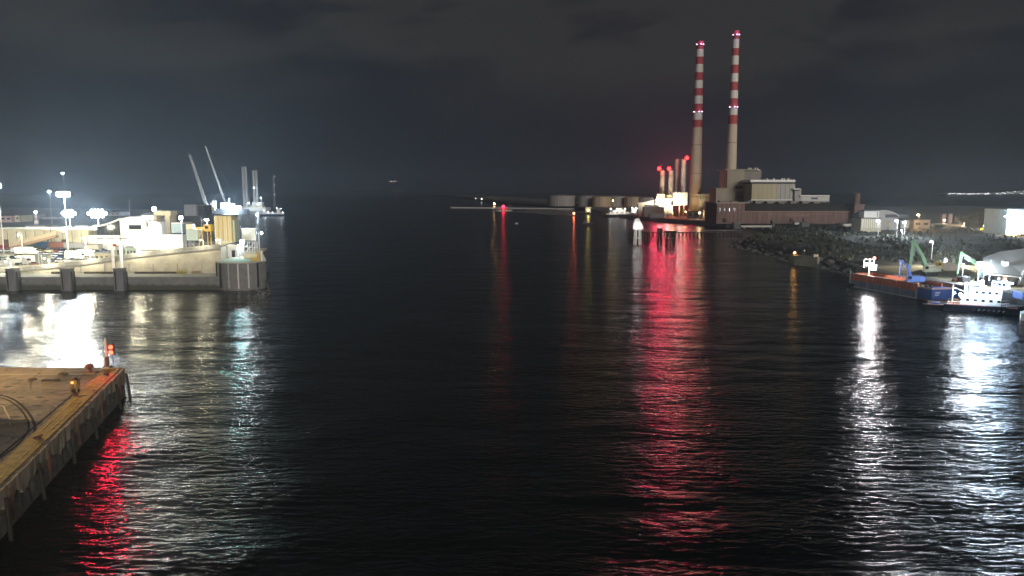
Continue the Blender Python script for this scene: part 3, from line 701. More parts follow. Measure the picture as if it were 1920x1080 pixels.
def hull_mesh(L, B, z0, z1, bow=.25, flare=1.15, sheer=.0):
    mb = MB(); secs = []
    for f, k in ((-.5,.82),(-.42,1),(.5-bow,1),(.5-bow*.5,.78),(.5-bow*.18,.42),(.5,.06)):
        x = f*L; w = B/2*k; rise = sheer*max(0,(f+.1))*1.6
        secs.append([(x*.97 if f > .2 else x,-w/flare,z0),(x,-w,z1+rise),(x,w,z1+rise),(x*.97 if f > .2 else x,w/flare,z0)])
    vs = [v for s in secs for v in s]; fs = []
    for i in range(len(secs)-1):
        for k in range(4): fs.append((i*4+k,(i+1)*4+k,(i+1)*4+(k+1)%4,i*4+(k+1)%4))
    fs += [(3,2,1,0), tuple(len(vs)-4+k for k in range(4))]
    fs = [tuple(reversed(f)) for f in fs]
    return mb.add(vs, fs)
JY = 1300
c0 = atY(474,393,JY)
t = thing('jackup_barge', 'brightly lit jack-up barge with two tall lattice legs', 'barge', (c0.x,JY,0))
jb = MB(); jb.box(c0.x,JY+12,0,46,26,5.5); jb.build('barge_deck', white, t)
for px, py, m2 in ((456,313,steel),(476,320,steel)):
    p = atY(px,py,JY); m_ = MB(); lattice(m_, (p.x,JY+4,-2), (p.x,JY+4,p.z), 5.5, 16, .5); m_.build('leg', mat('leg_lattice',(.6,.6,.58),.6), t)
m_ = MB(); pbox(m_, 473,379,490,385,JY+6,12); m_.build('deck_house', white, t)
m_ = MB(); pbox(m_, 470,385.2,492,389,JY+5,14); m_.build('deck_level', cream, t)
for px, y0 in ((466,372),(489,369),(461,383)): p = atY(px,y0,JY); MB().tube((p.x,JY+2,5.5),(p.x,JY+2,p.z),.5,.35,6).build('mast', white, t)
for px, py in ((476,352),(466,381),(484,383),(489,371)):
    p = atY(px,py,JY-2); MB().ball(p,1.0).build('lamp', emit('rig_lamp_glow',(.75,.9,1),10), t)
light(atY(481,376,JY-16),30000,COOL,1,t); light(atY(462,384,JY-14),20000,COOL,1,t)
WY = 1035; c0 = atY(511,405,WY)
t = thing('work_boat', 'low work boat strung with cool white deck lights off the terminal', 'boat', (c0.x,WY,0))
h_ = hull_mesh(33,9,-.5,2.6); h_.v = [(c0.x+a,WY+b,c) for a,b,c in h_.v]; h_.build('hull', navy, t)
m_ = MB(); pbox(m_, 491,396.5,503,402,WY-2,5); m_.build('deck_house', white, t)
m_ = MB(); pbox(m_, 503.2,399,531,402,WY-3,6); m_.build('deck_cargo', white, t)
m_ = MB(); pbox(m_, 519,391,524,399,WY-2,4); m_.build('wheelhouse', white, t)
for px in (521,527): p = atY(px,382,WY); MB().tube((p.x,WY,2),(p.x,WY,p.z),.25,.15,6).build('mast', steel, t)
for px, py in ((495,395),(503,398),(511,398),(519,390),(527,391),(530,398)): MB().ball(atY(px,py,WY-5),.5).build('deck_lamp', emit('boat_lamp_glow',(.75,.88,1),8), t)
light(atY(497,393,WY-12),2400,COOL,.6,t); light(atY(526,390,WY-12),1500,COOL,.6,t)
# ship with the big quayside light
SY = 1150; c0 = atY(430,394,SY)
t = thing('quayside_ship', 'supply ship hidden behind a huge cool white glare past the silo', 'ship', (c0.x,SY,0))
h_ = hull_mesh(62,12,-.5,7); h_.v = [(c0.x+a,SY+b,c) for a,b,c in h_.v]; h_.build('hull', dsteel, t)
m_ = MB(); pbox(m_, 414,380,428,389,SY-3,9,7.0); m_.build('bridge_house', white, t)
m_ = MB(); pbox(m_, 428.3,386,452,391,SY-3,7,7.0); m_.build('deck_cargo', white, t)
m_ = MB(); p = atY(430,380,SY); m_.tube((p.x,SY,7),(p.x,SY,zat(372,SY)),.6,.4,6); m_.build('mast', white, t)
for i in range(5):
    for j in range(2): MB().ball(atY(423+i*3.6,385+j*5,SY-9),2.0,10,6).build('deck_floodlight', clamp_, t, True)
light(atY(428,386,SY-20),700000,COOL,2,t); light(atY(440,389,SY-20),200000,COOL,2,t)
t = thing('signal_mast', 'faint far mast with a column of dim lights past the jack-up barge', 'mast', (atY(515,390,1500).x,1500,0))
p = atY(515,395,1500); m_ = MB(); lattice(m_, (p.x,1500,-1),(p.x,1500,zat(329,1500)),3,14,.22,1.4); m_.build('lattice_tower', steel, t)
for py in (331,347,365): MB().ball(atY(515,py,1497),.8).build('lamp', emit('dim_lamp_glow',(.8,.85,.9),1.2), t)
from mathutils import noise as mn
# ================================================================== near quay
NZ = 4.8
def deck_mat():
    m = bpy.data.materials.new('quay_deck'); nt, N, L = nodes(m); b = N['Principled BSDF']; b.inputs['Roughness'].default_value = .8
    tc = N.new('ShaderNodeTexCoord')
    n1 = N.new('ShaderNodeTexNoise'); n1.inputs['Scale'].default_value = .16; n1.inputs['Detail'].default_value = 8; n1.inputs['Roughness'].default_value = .7
    L.new(tc.outputs['Object'], n1.inputs['Vector'])
    n2 = N.new('ShaderNodeTexNoise'); n2.inputs['Scale'].default_value = 3.2; n2.inputs['Detail'].default_value = 5; n2.inputs['Roughness'].default_value = .75
    L.new(tc.outputs['Object'], n2.inputs['Vector'])
    a = N.new('ShaderNodeValToRGB'); e = a.color_ramp.elements; e[0].position = .34; e[0].color = (.07,.06,.045,1); e[1].position = .60; e[1].color = (.27,.215,.145,1)
    L.new(n1.outputs['Fac'], a.inputs['Fac'])
    mr = N.new('ShaderNodeMapRange'); mr.inputs['From Min'].default_value = .3; mr.inputs['From Max'].default_value = .7; mr.inputs['To Min'].default_value = .55; mr.inputs['To Max'].default_value = 1.2
    L.new(n2.outputs['Fac'], mr.inputs['Value'])
    mx = N.new('ShaderNodeVectorMath'); mx.operation = 'SCALE'; L.new(a.outputs['Color'], mx.inputs[0]); L.new(mr.outputs[0], mx.inputs['Scale'])
    vor = N.new('ShaderNodeTexVoronoi'); vor.feature = 'DISTANCE_TO_EDGE'; vor.inputs['Scale'].default_value = .13; L.new(tc.outputs['Object'], vor.inputs['Vector'])
    vw = N.new('ShaderNodeVectorMath'); vw.operation = 'MULTIPLY_ADD'; vw.inputs[1].default_value = (1.6,1.6,0); L.new(n1.outputs['Color'], vw.inputs[0]); L.new(tc.outputs['Object'], vw.inputs[2]); L.new(vw.outputs[0], vor.inputs['Vector'])
    ck = N.new('ShaderNodeMapRange'); ck.inputs['From Min'].default_value = .0; ck.inputs['From Max'].default_value = .018; ck.inputs['To Min'].default_value = .35; L.new(vor.outputs['Distance'], ck.inputs['Value'])
    mc = N.new('ShaderNodeVectorMath'); mc.operation = 'SCALE'; L.new(mx.outputs[0], mc.inputs[0]); L.new(ck.outputs[0], mc.inputs['Scale'])
    L.new(mc.outputs[0], b.inputs['Base Color'])
    bp = N.new('ShaderNodeBump'); bp.inputs['Distance'].default_value = .06; L.new(n2.outputs['Fac'], bp.inputs['Height']); L.new(bp.outputs['Normal'], b.inputs['Normal'])
    return m
A = at(227,690,NZ); Bq = at(-9,920,NZ); dr = (Bq-A).normalized()          # front edge, running towards the camera
nrm = Vector((-dr.y, dr.x, 0));  nrm = nrm if nrm.x < 0 else -nrm           # inland
def q(s, d, z=NZ): p = A+dr*s+nrm*d; return Vector((p.x,p.y,z))
backl = at(-500,688,NZ)
bk = Vector((-1,.02,0))
Bl = A+bk*150; Ln = 120.0
poly = [A.xy.to_tuple(), (A+dr*Ln).xy.to_tuple(), (A+dr*Ln+Vector((-110,0,0))).xy.to_tuple(), Bl.xy.to_tuple()]
struct(MB().prism(poly, -3, NZ).build('near_quay', deck_mat()))
# edge strip: worn coping slabs, painted
copm = mat('ochre_coping', (.40,.28,.06), .8, scale=.9, var=.6, col2=(.16,.125,.06))
m_ = MB(); s = 0.0
while s < Ln-3:
    l = random.uniform(2.2,3.4); w = random.uniform(2.3,2.5); d0 = random.uniform(.0,.06)
    a, b, c, d = q(s+.04,d0), q(s+l-.04,d0), q(s+l-.04,w), q(s+.04,w); h = .10+random.uniform(-.015,.03)
    m_.prism([(a.x,a.y),(b.x,b.y),(c.x,c.y),(d.x,d.y)], NZ+.002, NZ+h); s += l
struct(m_.build('quay_coping', copm))
m_ = MB(); s = .5
while s < Ln-3:
    l = random.uniform(1.5,5)
    for d0, w in ((.7,.16),(1.75,.14)):
        if random.random() < .72:
            a, b, c, d = q(s,d0,0), q(s+l,d0+random.uniform(-.05,.05),0), q(s+l,d0+w,0), q(s,d0+w,0)
            m_.prism([(a.x,a.y),(b.x,b.y),(c.x,c.y),(d.x,d.y)], NZ+.12, NZ+.142)
    s += l+random.uniform(.2,1.4)
struct(m_.build('painted_line', mat('worn_yellow_line', (.62,.45,.10), .7, scale=2, var=.6)))
# ragged outer wall: pale cap beam with a broken lower edge over dark recess and piles
t = thing('quay_wall', 'broken pale quay wall with a ragged lower edge along the rail quay', 'wall', A.to_tuple())
m_ = MB(); n = 360; prev = None; o_ = -1.1
def lo(s): 
    k = s/5.6; f = k-math.floor(k)
    return NZ-1.5-1.0*abs(math.sin(PI*f))**.8*(.6+.5*math.sin(math.floor(k)*2.3+1))-.18*math.sin(s*3.1)*math.sin(s*1.7)-.7*mn.noise((s*.5,0,0))-.35*mn.noise((s*1.9,3,0))
fr = []; 
for i in range(n+1):
    s = Ln*i/n; fr.append((q(s,-.62+.04*math.sin(s*1.3),NZ-.02), q(s,-.60+.05*math.sin(s*2.1+1),lo(s))))
vs = []; 
for a, b in fr:
    c = Vector((b.x,b.y,b.z))+nrm*.8; d = Vector((a.x,a.y,a.z))+nrm*.9
    vs += [a,b,c,d]
fs = []
for i in range(n):
    for k in range(4): fs.append((i*4+k,(i+1)*4+k,(i+1)*4+(k+1)%4,i*4+(k+1)%4))
fs += [(0,1,2,3),tuple(n*4+k for k in (3,2,1,0))]
m_.add(vs, fs).build('cap_beam', mat('broken_concrete', (.46,.40,.30), .9, scale=1.1, var=.75, bump=.25, streak=True), t)
m_ = MB()
for i in range(n):
    s0, s1 = Ln*i/n, Ln*(i+1)/n
    h0, h1 = 1.5+.6*math.sin(s0*.9)+.4*math.sin(s0*2.7), 1.5+.6*math.sin(s1*.9)+.4*math.sin(s1*2.7)
    a, b = q(s0,-.55,-1), q(s1,-.55,-1); c, d = q(s1,-.25,h1+.6), q(s0,-.25,h0+.6)
    e, f = q(s1,.05,h1+.6), q(s0,.05,h0+.6); m_.add([a,b,c,d,e,f],[(0,1,2,3),(3,2,4,5)])
m_.build('footing', mat('weedy_concrete', (.13,.13,.115), .85, scale=.8, var=.6, bump=.2), t)
for i in range(11):
    s = 1+i*10.7+random.uniform(-2.5,2.5)
    a = q(s,-1.25,NZ-.5); b = q(s+random.uniform(-.9,.9),-1.5-random.random()*.4,-1)
    MB().tube(a,b,.2,.24,7).build('timber_pile', mat('dark_timber', (.025,.022,.02), .85, scale=2, var=.5, streak=True), t)
for i in range(9):
    s = 6+i*12; MB().tube(q(s,-1.15,NZ+.02),q(s,-1.15,1.2),.07,.07,6).build('ladder_rail', rust, t)
    MB().tube(q(s+.5,-1.15,NZ+.02),q(s+.5,-1.15,1.2),.07,.07,6).build('ladder_rail', rust, t)
# rails let into the deck
railm = mat('rail_groove', (.025,.023,.02), .8, 0, spec=.1)
def strip(mb, pts, w, z0, z1):
    for a, b in zip(pts, pts[1:]):
        d = (b-a); d.z = 0; nn = Vector((-d.y,d.x,0)).normalized()*w/2
        mb.prism([(p.x,p.y) for p in (a-nn,b-nn,b+nn,a+nn)], z0, z1)
m_ = MB(); a = at(142,735,NZ); b = at(-30,880,NZ)
strip(m_, [a,b], .28, NZ+.004, NZ+.02)
a2 = at(149,738,NZ); b2 = at(-14,894,NZ); strip(m_, [a2,b2], .42, NZ+.004, NZ+.02)
tag(m_.build('crane_rail', railm), 'pair of straight dark crane rails leading to the yellow capstan cabin', 'rail')
def curve(ptl, z):
    P = [at(x,y,NZ) for x,y in ptl]; out = []
    for i in range(len(P)-1):
        p0, p1, p2, p3 = P[max(0,i-1)], P[i], P[i+1], P[min(len(P)-1,i+2)]
        for k in range(7):
            u = k/7; out.append(.5*((2*p1)+(-p0+p2)*u+(2*p0-5*p1+4*p2-p3)*u*u+(-p0+3*p1-3*p2+p3)*u**3))
    return out+[P[-1]]
m_ = MB(); strip(m_, curve([(-60,737),(0,741),(30,752),(52,772),(65,797),(62,815),(40,842),(0,878)],0), .3, NZ+.005, NZ+.022)
strip(m_, curve([(-60,741),(0,746),(26,757),(44,775),(54,797),(50,813),(30,836),(-10,866)],0), .22, NZ+.005, NZ+.022)
tag(m_.build('curved_rail', railm), 'pair of curved dark rails sweeping across the rail quay', 'rail')
m_ = MB(); strip(m_, curve([(-60,752),(0,760),(10,770),(18,786),(19,798)],0), .16, NZ+.006, NZ+.012)
struct(m_.build('curved_line', mat('faded_line',(.42,.36,.22),.8)))
m_ = MB(); strip(m_, [at(-80,703,NZ),at(75,702.5,NZ),at(190,701,NZ)], .35, NZ+.004, NZ+.03); strip(m_, [at(192,701,NZ),at(161,722,NZ)], .25, NZ+.004, NZ+.03)
struct(m_.build('kerb_line', mat('pale_kerb',(.36,.31,.23),.8,scale=2,var=.4)))
m_ = MB()
for i in range(46):
    c = at(random.uniform(-20,190), random.uniform(700,790), NZ); r_ = random.uniform(.12,.55); a0 = random.random()*6; e_ = random.uniform(1,2.6)
    m_.add([(c.x+r_*e_*math.cos(a0+k*.785)*random.uniform(.6,1.2), c.y+r_*math.sin(a0+k*.785)*random.uniform(.6,1.2), NZ+.006+i*.0002) for k in range(8)], [tuple(range(8))])
struct(m_.build('tar_patch', mat('tar',(.035,.03,.028),.7)))
# capstan cabin: lamp box on legs
p = at(141,735,NZ); ochre = mat('dull_ochre', (.30,.19,.06), .7, scale=1.5, var=.5)
t = thing('capstan_cabin', 'small ochre box on legs with a lit amber lamp at the crane rail end', 'buffer stop', (p.x,p.y,NZ), 0)
for sx_ in (-.45,.45):
    for sy_ in (-.3,.3): MB().box(p.x+sx_, p.y+sy_, NZ+.03, .2,.2,1.25).build('leg', ochre, t)
MB().box(p.x,p.y,NZ+1.25,1.2,.85,.62).build('box_body', ochre, t, False, .05)
MB().slab([(-.68,0),(0,.3),(.68,0)],(p.x,p.y-.48,NZ+1.873),(1,0,0),(0,.96,0)).build('roof', rust, t)
MB().box(p.x,p.y,NZ+.03,1.05,.7,.4).build('base_block', rubber, t)
MB().tube((p.x+.5,p.y,NZ+1.8),(p.x+1.0,p.y+.15,NZ+2.3),.1,.1,6).build('handle', dsteel, t)
MB().ball((p.x-.05,p.y-.5,NZ+1.58),.2,10,8).build('lamp', emit('amber_box_glow',(1,.40,.12),1.3), t, True)
light((p.x-.05,p.y-.95,NZ+1.5),9,SOD,.15,t)
# mooring bollard, pole, red signal
p = at(168,699,NZ)
t = thing('mooring_bollard', 'rust red mushroom mooring bollard at the back edge of the quay', 'bollard', (p.x,p.y,NZ))
MB().lathe(p.x,p.y,[(.6,NZ+.004),(.6,NZ+.12),(.32,NZ+.2),(.30,NZ+.7),(.68,NZ+.9),(.75,NZ+1.2),(.5,NZ+1.5),(.1,NZ+1.6)],16).build('bollard_head', mat('bollard_red',(.22,.075,.055),.6,var=.4), t, True)
MB().box(p.x+.2,p.y-.1,NZ+.003,2.2,1.5,.14).build('base_plate', rust, t)
p = at(201,690,NZ)
t = thing('flag_pole', 'tall tapering cream pole at the corner of the rail quay', 'pole', (p.x,p.y,NZ))
MB().tube((p.x,p.y,NZ),(p.x,p.y,zat(634,p.y)),.27,.10,10).build('pole', mat('pole_cream',(.55,.42,.3),.6), t, True)
MB().box(p.x,p.y,NZ+.003,1.3,1.3,.3).build('base_plate', conc_d, t)
MB().tube((p.x,p.y,NZ+.3),(p.x,p.y,NZ+2.0),.36,.34,10).build('sleeve', rust, t, True)
p = at(212,689,NZ)
t = thing('red_signal', 'red signal with two glowing lamps one above the other at the quay corner', 'signal light', (p.x,p.y,NZ))
zt = zat(657,p.y)
MB().tube((p.x,p.y,NZ),(p.x,p.y,zt+.8),.07,.07,6).build('pole', dsteel, t)
MB().box(p.x,p.y+.2,zt-.75,.8,.15,2.0).build('back_plate', dsteel, t)
for dz in (-.3,.62):
    hd = MB().tube((p.x,p.y+.1,zt+dz),(p.x,p.y-.22,zt+dz),.33,.36,12).build('lamp_housing', dsteel, t)
    MB().ball((p.x,p.y-.28,zt+dz),.34,12,8).build('lens', emit('signal_red_glow',(1,.05,.02),5), hd, True)
light((p.x+.5,p.y-1.0,zt+.1),2200,(1,.02,.06),.55,t,66,(p.x+26,p.y-60,zt-5.5),.7)
coil = mat('tarred_rope', (.10,.08,.05), .9, scale=4)
for px, py, r0, lab in ((118,702,.75,'coil of dark rope lying behind the ochre lamp box'),(60,712,.6,'small coil of dark rope out on the open quay deck')):
    c = at(px,py,NZ); m_ = MB()
    for k in range(4):
        rr = r0-.13*k; m_.path([(c.x+rr*math.cos(a*PI/9), c.y+rr*math.sin(a*PI/9), NZ+.08+.05*(k%2)) for a in range(19)], .07, 5)
    tag(m_.build('rope_coil', coil), lab, 'rope', 'rope coils on the rail quay')
for px, py, sx_, sy_, lab in ((95,714,2.6,.7,'dark timber sleeper lying askew on the quay deck'),(28,792,3.2,.8,'dark timber sleeper beside the curved rails')):
    c = at(px,py,NZ); tag(MB().box(c.x,c.y,NZ+.01,sx_,sy_*.45,.25,R(14)).build('timber_sleeper', timber), lab, 'sleeper', 'sleepers on the rail quay')
for px, py, lab in ((118,744,'low steel mooring cleat halfway along the ochre coping'),(48,826,'low steel mooring cleat near the curved rails'),(176,706,'low steel mooring cleat close to the cream pole')):
    c = at(px+24,py,NZ); t = thing('mooring_cleat', lab, 'cleat', (c.x,c.y,NZ), 0, 'cleats along the coping')
    MB().box(c.x,c.y,NZ+.14,.5,.5,.25).build('foot_block', rust, t); MB().tube((c.x-.2,c.y-.55,NZ+.5),(c.x+.2,c.y+.55,NZ+.5),.13,.13,8).build('horn', rust, t)
# quay lamp just outside the view, and an unseen store added to shadow the deck
p = Vector((-104,108,NZ))
t = thing('sodium_lamp', 'tall sodium lamp post lighting the rail quay', 'street lamp', (p.x,p.y,NZ))
MB().tube((p.x,p.y,NZ),(p.x,p.y,NZ+16),.22,.12).build('pole', steel, t)
MB().ball((p.x+.4,p.y,NZ+16),.5,10,6,.5).build('lamp_head', alamp, t)
light((p.x+.8,p.y,NZ+15.3),52000,(1,.67,.32),.4,t)
t = thing('quay_store', 'low dark store at the edge of the rail quay casting the long shadow', 'store', (-88,92,NZ))
m_ = MB(); m_.prism([(-80.2,100.6),(-75.4,85),(-94,80),(-97.5,99.5)], NZ, NZ+6.6); m_.build('wall', brick, t)
m_ = MB(); m_.prism([(-80.0,100.8),(-75.2,84.8),(-94.2,79.8),(-97.7,99.7)], NZ+6.603, NZ+6.8); m_.build('roof', roofg, t)
# ================================================================== power station
def lit_stack(px, ptop, Y, r0, r1, label, red, m, group, z0=5):
    p = atY(px,362,Y); zt = zat(ptop,Y)
    t = thing('flue_stack', label, 'chimney', (p.x,Y,z0), 0, group)
    MB().lathe(p.x,Y,[(r0,z0),(r1,zt)],20).build('shaft', m, t, True)
    for f in (.35,.6,.85): z = z0+(zt-z0)*f; MB().lathe(p.x,Y,[(r0+.02,z),(r0+.7,z+.1),(r0+.7,z+.5),(r0+.02,z+.55)],20).build('ring_platform', steel, t)
    MB().lathe(p.x,Y,[(r1+.01,zt-1.2),(r1+.5,zt-1),(r1+.5,zt),(r1*.7,zt+.02)],20).build('rim', dsteel, t)
    MB().tube((p.x+r0+.3,Y-.5,z0+5),(p.x+r0+.3,Y-.5,zt-2),.25,.25,5).build('ladder', steel, t)
    if red:
        q_ = atY(red[0],red[1],Y-r0-2)
        MB().tube((p.x,Y-r0,q_.z-.8),(q_.x,q_.y,q_.z-.4),.15,.15,5).build('bracket', dsteel, t)
        MB().ball(q_,2.3,12,8).build('warning_lamp', rlamp, t, True)
        light(q_+Vector((-.3,-2.6,0)), red[2], (1,.012,.10), 1.5, t, 165, (0,0,10), .3)
    return t
palestk = mat('pale_flue', (.62,.56,.48), .6, scale=.2, streak=True)
PG = 'slim pale flue stacks'
lit_stack(1241,318,950,2.9,2.7,'shorter pale flue stack standing farthest from the tall chimneys',(1236,316,180000),palestk,PG)
lit_stack(1257,318,945,3.0,2.8,'shorter pale flue stack beside the taller unlit one',(1254.5,316,180000),palestk,PG)
lit_stack(1268,297,960,2.9,2.7,'taller pale flue stack without a red lamp',None,palestk,PG)
lit_stack(1280,297,950,2.9,2.7,'taller pale flue stack with a red lamp, close against the tall chimney',(1288,296,190000),palestk,PG)
chim = mat('chimney_concrete', (.64,.54,.42), .85, scale=.06, var=.25, streak=True, bump=.03)
chr_ = mat('chimney_red', (.50,.085,.09), .7, scale=.25, var=.42, streak=True); chw = mat('chimney_white', (.80,.78,.72), .7, scale=.25, var=.32, streak=True)
def big_chimney(pxb, pyb, pxt, ytop, Y, r0, r1, bands, label, lampz):
    b = atY(pxb,pyb,Y); zt = zat(ytop,Y); z0 = 5
    t = thing('striped_chimney', label, 'chimney', (b.x,Y,z0))
    H = zt-z0; rad = lambda z: r1+(r0-r1)*((zt-z)/H)**1.15
    zs_ = [zat(y,Y) for y in bands]        # from the top down; first is the top itself
    zb = zs_[-1]
    MB().lathe(b.x,Y,[(rad(z0+(zb-z0)*i/10),z0+(zb-z0)*i/10) for i in range(11)],32).build('concrete_shaft', chim, t, True)
    for i in range(len(zs_)-1):
        MB().lathe(b.x,Y,[(rad(zs_[i+1])+.04,zs_[i+1]),(rad(zs_[i])+.04,zs_[i])],32).build('painted_band', chr_ if i%2==0 else chw, t, True)
    MB().lathe(b.x,Y,[(r1+.05,zt-1.5),(r1+.45,zt-1.3),(r1+.45,zt+.2),(r1*.75,zt+.25)],32).build('rim', chr_, t)
    for z in lampz:
        zz = zat(z,Y); rr = rad(zz)
        MB().lathe(b.x,Y,[(rr+.05,zz-1.1),(rr+1.3,zz-.9),(rr+1.3,zz-.6),(rr+.05,zz-.55)],32).build('gallery', steel, t)
        m_ = MB()
        for k in range(20): a = 2*PI*k/20; m_.tube((b.x+(rr+1.2)*math.cos(a),Y+(rr+1.2)*math.sin(a),zz-.6),(b.x+(rr+1.2)*math.cos(a),Y+(rr+1.2)*math.sin(a),zz+.5),.05,.05,4)
        m_.build('railing', steel, t)
        for a in (-150,-90,-55):
            c = (b.x+(rr+1.0)*math.cos(R(a)),Y+(rr+1.0)*math.sin(R(a)),zz)
            MB().ball(c,.42,8,6).build('warning_lamp', emit('violet_lamp_glow',(.85,.62,1),6), t)
        light((b.x+(rr+2.5)*math.cos(R(-80)),Y+(rr+2.5)*math.sin(R(-80)),zz+.5),2600 if z == lampz[0] else 500,(.55,.25,1),.5,t)
    for f in (.22,.48,.8): z = z0+(zb-z0)*f; MB().lathe(b.x,Y,[(rad(z),z-.1),(rad(z)+.25,z),(rad(z)+.25,z+.8),(rad(z),z+.9)],32).build('hoop', mat('dull_hoop',(.33,.27,.2),.8), t)
    MB().tube((b.x+r0+.2,Y-2,z0),(b.x+r1+.4,Y-1,zt-2),.22,.22,5).build('cable_run', dsteel, t)
    return t
big_chimney(1303,390,1312,78,880,7.3,4.0,[78,93,107,121,136,151,166,180,195,210,225,239],'tall red and white banded chimney standing closer to the slim flue stacks',(84,210))
big_chimney(1368,390,1382,58,830,6.6,3.3,[58,74,91,105,122,138,154,170,185,201,216,233],'tall red and white banded chimney rising behind the concrete boiler block',(66,201))
# lit boiler plant around the flues
t = thing('boiler_plant', 'dazzling white boiler plant at the feet of the slim flue stacks', 'power plant', (atY(1258,390,930).x,935,5))
plantw = mat('plant_cladding', (.74,.72,.62), .55, scale=.15, var=.2, streak=True)
for a_ in ((1229,372,1262,404,930,14,'boiler_house'),(1262.3,361,1288,404,928,16,'turbine_block'),(1232,364,1246,371.7,934,8,'upper_deck'),(1250,366,1261.8,371.7,935,8,'upper_deck'),(1196,380,1228.5,404,935,10,'annexe')):
    m_ = MB(); pbox(m_, a_[0],a_[1],a_[2],a_[3],a_[4],a_[5],5); m_.build(a_[6], plantw if a_[6] != 'upper_deck' else yclad, t)
for x0,y0,x1,y1 in ((1258,376,1262,384),(1270,382,1278,383.5)): wpart(t,'opening',glassd,x0,y0,x1,y1,928 if x0>1260 else 930,.4,.1)
for i in range(4): wpart(t,'cladding_rib',steel,1279,363+i*3.0,1288,364+i*3.0,928,.3,.1)
for i in range(5): m_ = MB(); pbox(m_,1231+i*7,368,1232+i*7,372,929.5,.6); m_.build('vent_pipe', steel, t)
m_ = MB(); p = atY(1210,378,940); m_.tube(atY(1196,384,938),atY(1230,376,936),1.8,1.8,10); m_.build('duct', white, t, True)
for px, py, Y, zg, lab, pw in ((1237,378,918,5,'floodlight mast in front of the boiler plant, brightest of its row',110000),(1253,384,916,5,'floodlight mast in front of the boiler plant beside the dark opening',70000),(1276,381,914,5,'floodlight mast in front of the boiler plant below the taller flues',80000)):
    p_ = atY(px,py,Y)
    flood_mast(px,py,Y,zg,lab,pw,(1,.90,.62),(2,2),1.5,group='floodlight masts by the boiler plant',r=1.0,spot=150,aim=(p_.x,940,30),glow=emit('warm_white_glow',(1,.96,.85),50))
for px, w, lab, mm in ((1267,11,'orange lit round tank beside the boiler plant wall','o'),(1278,7,'bright yellow lit tank between two orange ones','y'),(1287,8,'pale orange tank touching the chimney foot','o')):
    p = atY(px,395,905); r_ = w/2/F*905; o = thing('round_tank', lab, 'tank', (p.x,905,4.5), 0, 'small tanks by the boiler plant')
    MB().lathe(p.x,905,[(r_,4.5),(r_,zat(386,905)),(r_*.4,zat(384.6,905))],18).build('shell', orangep if mm=='o' else yellow, o, True)
    MB().lathe(p.x,905,[(r_+.02,zat(386.6,905)),(r_+.25,zat(386.4,905)),(r_+.25,zat(386,905)),(r_,zat(385.9,905))],18).build('rim', dsteel, o)
o = far_block(1312,364,1342,396,862,14,plantw,'cyan white switch house with four narrow blue windows',0,name='switch_house',z0=5)
for i in range(4): wpart(o,'window',mat('teal_glass',(.05,.3,.33),.1),1313.2+i*4.4,368,1314.9+i*4.4-(.6*i*.3),373-(i==2)*.5,862,.4,.12)
wpart(o,'recessed_panel',mat('shadow_panel',(.4,.38,.3)),1329.5,368,1340.5,378,862,.5,.1)  # shade of the recess put into a darker panel colour
m_ = MB(); pbox(m_,1312,362.2,1326,363.6,866,5); m_.build('roof_plant', steel, o)
t = thing('chimney_floodlight', 'small amber floodlight on the quay aimed up the chimney beside the flues', 'floodlight', (atY(1297,402,845).x,845,4.2))  # uplight added to brighten the chimney shaft
p_ = atY(1297,402,845); MB().box(p_.x,845,4.2,1.4,1.0,.8).build('base_block', conc_d, t); MB().tube((p_.x,845,5.1),(p_.x,845.8,5.9),.45,.55,10).build('lamp_housing', dsteel, t); MB().tube((p_.x,845.82,5.92),(p_.x,845.9,6.0),.5,.5,10).build('lens', alamp, t)
light((p_.x,847,6.8),90000,(1,.72,.42),.5,t,80,(atY(1305,300,880).x,880,55),.8)
# concrete boiler blocks
cb = mat('boiler_concrete', (.36,.32,.25), .85, scale=.05, var=.35, streak=True, bump=.02); cbd = mat('boiler_grey', (.25,.235,.205), .85, scale=.06, var=.35, streak=True)
t = thing('boiler_block', 'tall stepped concrete boiler block behind the second chimney', 'power station', (atY(1385,380,790).x,795,5))
for a_ in ((1341,353,1362,410,772,26,'stair_wing',cb),(1361,318.5,1393,410,788,30,'main_block',cb),(1393.2,320,1424,410,790,30,'grey_block',cbd)):
    m_ = MB(); pbox(m_,*a_[:6],5); m_.build(a_[6], a_[7], t)
wpart(t,'louvre_band',dsteel,1378,349,1392,354,788); wpart(t,'balcony',cb,1377,355,1393,358,788,2.5,2.2); wpart(t,'dark_panel',roofg,1378,359,1392.5,374,788)
for a_ in ((1340,352.3,1362,353.3,771,28),(1360,317.2,1426,319.4,787,34)): m_ = MB(); pbox(m_,*a_); m_.build('parapet', cb, t)
for px in (1403,1407,1415,1419): m_ = MB(); pbox(m_,px,314.5,px+2.2,317.1,792,4); m_.build('roof_fan', steel, t)
t = thing('turbine_block', 'pale boxy block with a white overhanging roof band in the power station', 'power station', (atY(1448,370,760).x,765,5))
cy_ = mat('ochre_concrete', (.50,.45,.30), .8, scale=.06, var=.25, streak=True); cg_ = mat('grey_panel', (.42,.42,.39), .8, scale=.06, var=.2, streak=True)
m_ = MB(); pbox(m_,1407.5,345,1455,410,760,24,5); m_.build('ochre_wall', cy_, t)
m_ = MB(); pbox(m_,1455.2,345,1488,410,760.2,24,5); m_.build('grey_wall', cg_, t)
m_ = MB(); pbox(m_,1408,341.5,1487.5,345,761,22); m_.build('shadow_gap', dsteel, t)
m_ = MB(); pbox(m_,1407,337,1491.5,341.4,758,28); m_.build('roof_band', white, t)
m_ = MB(); pbox(m_,1408,374,1487.6,375.5,759.6,.5); m_.build('base_band', white, t)
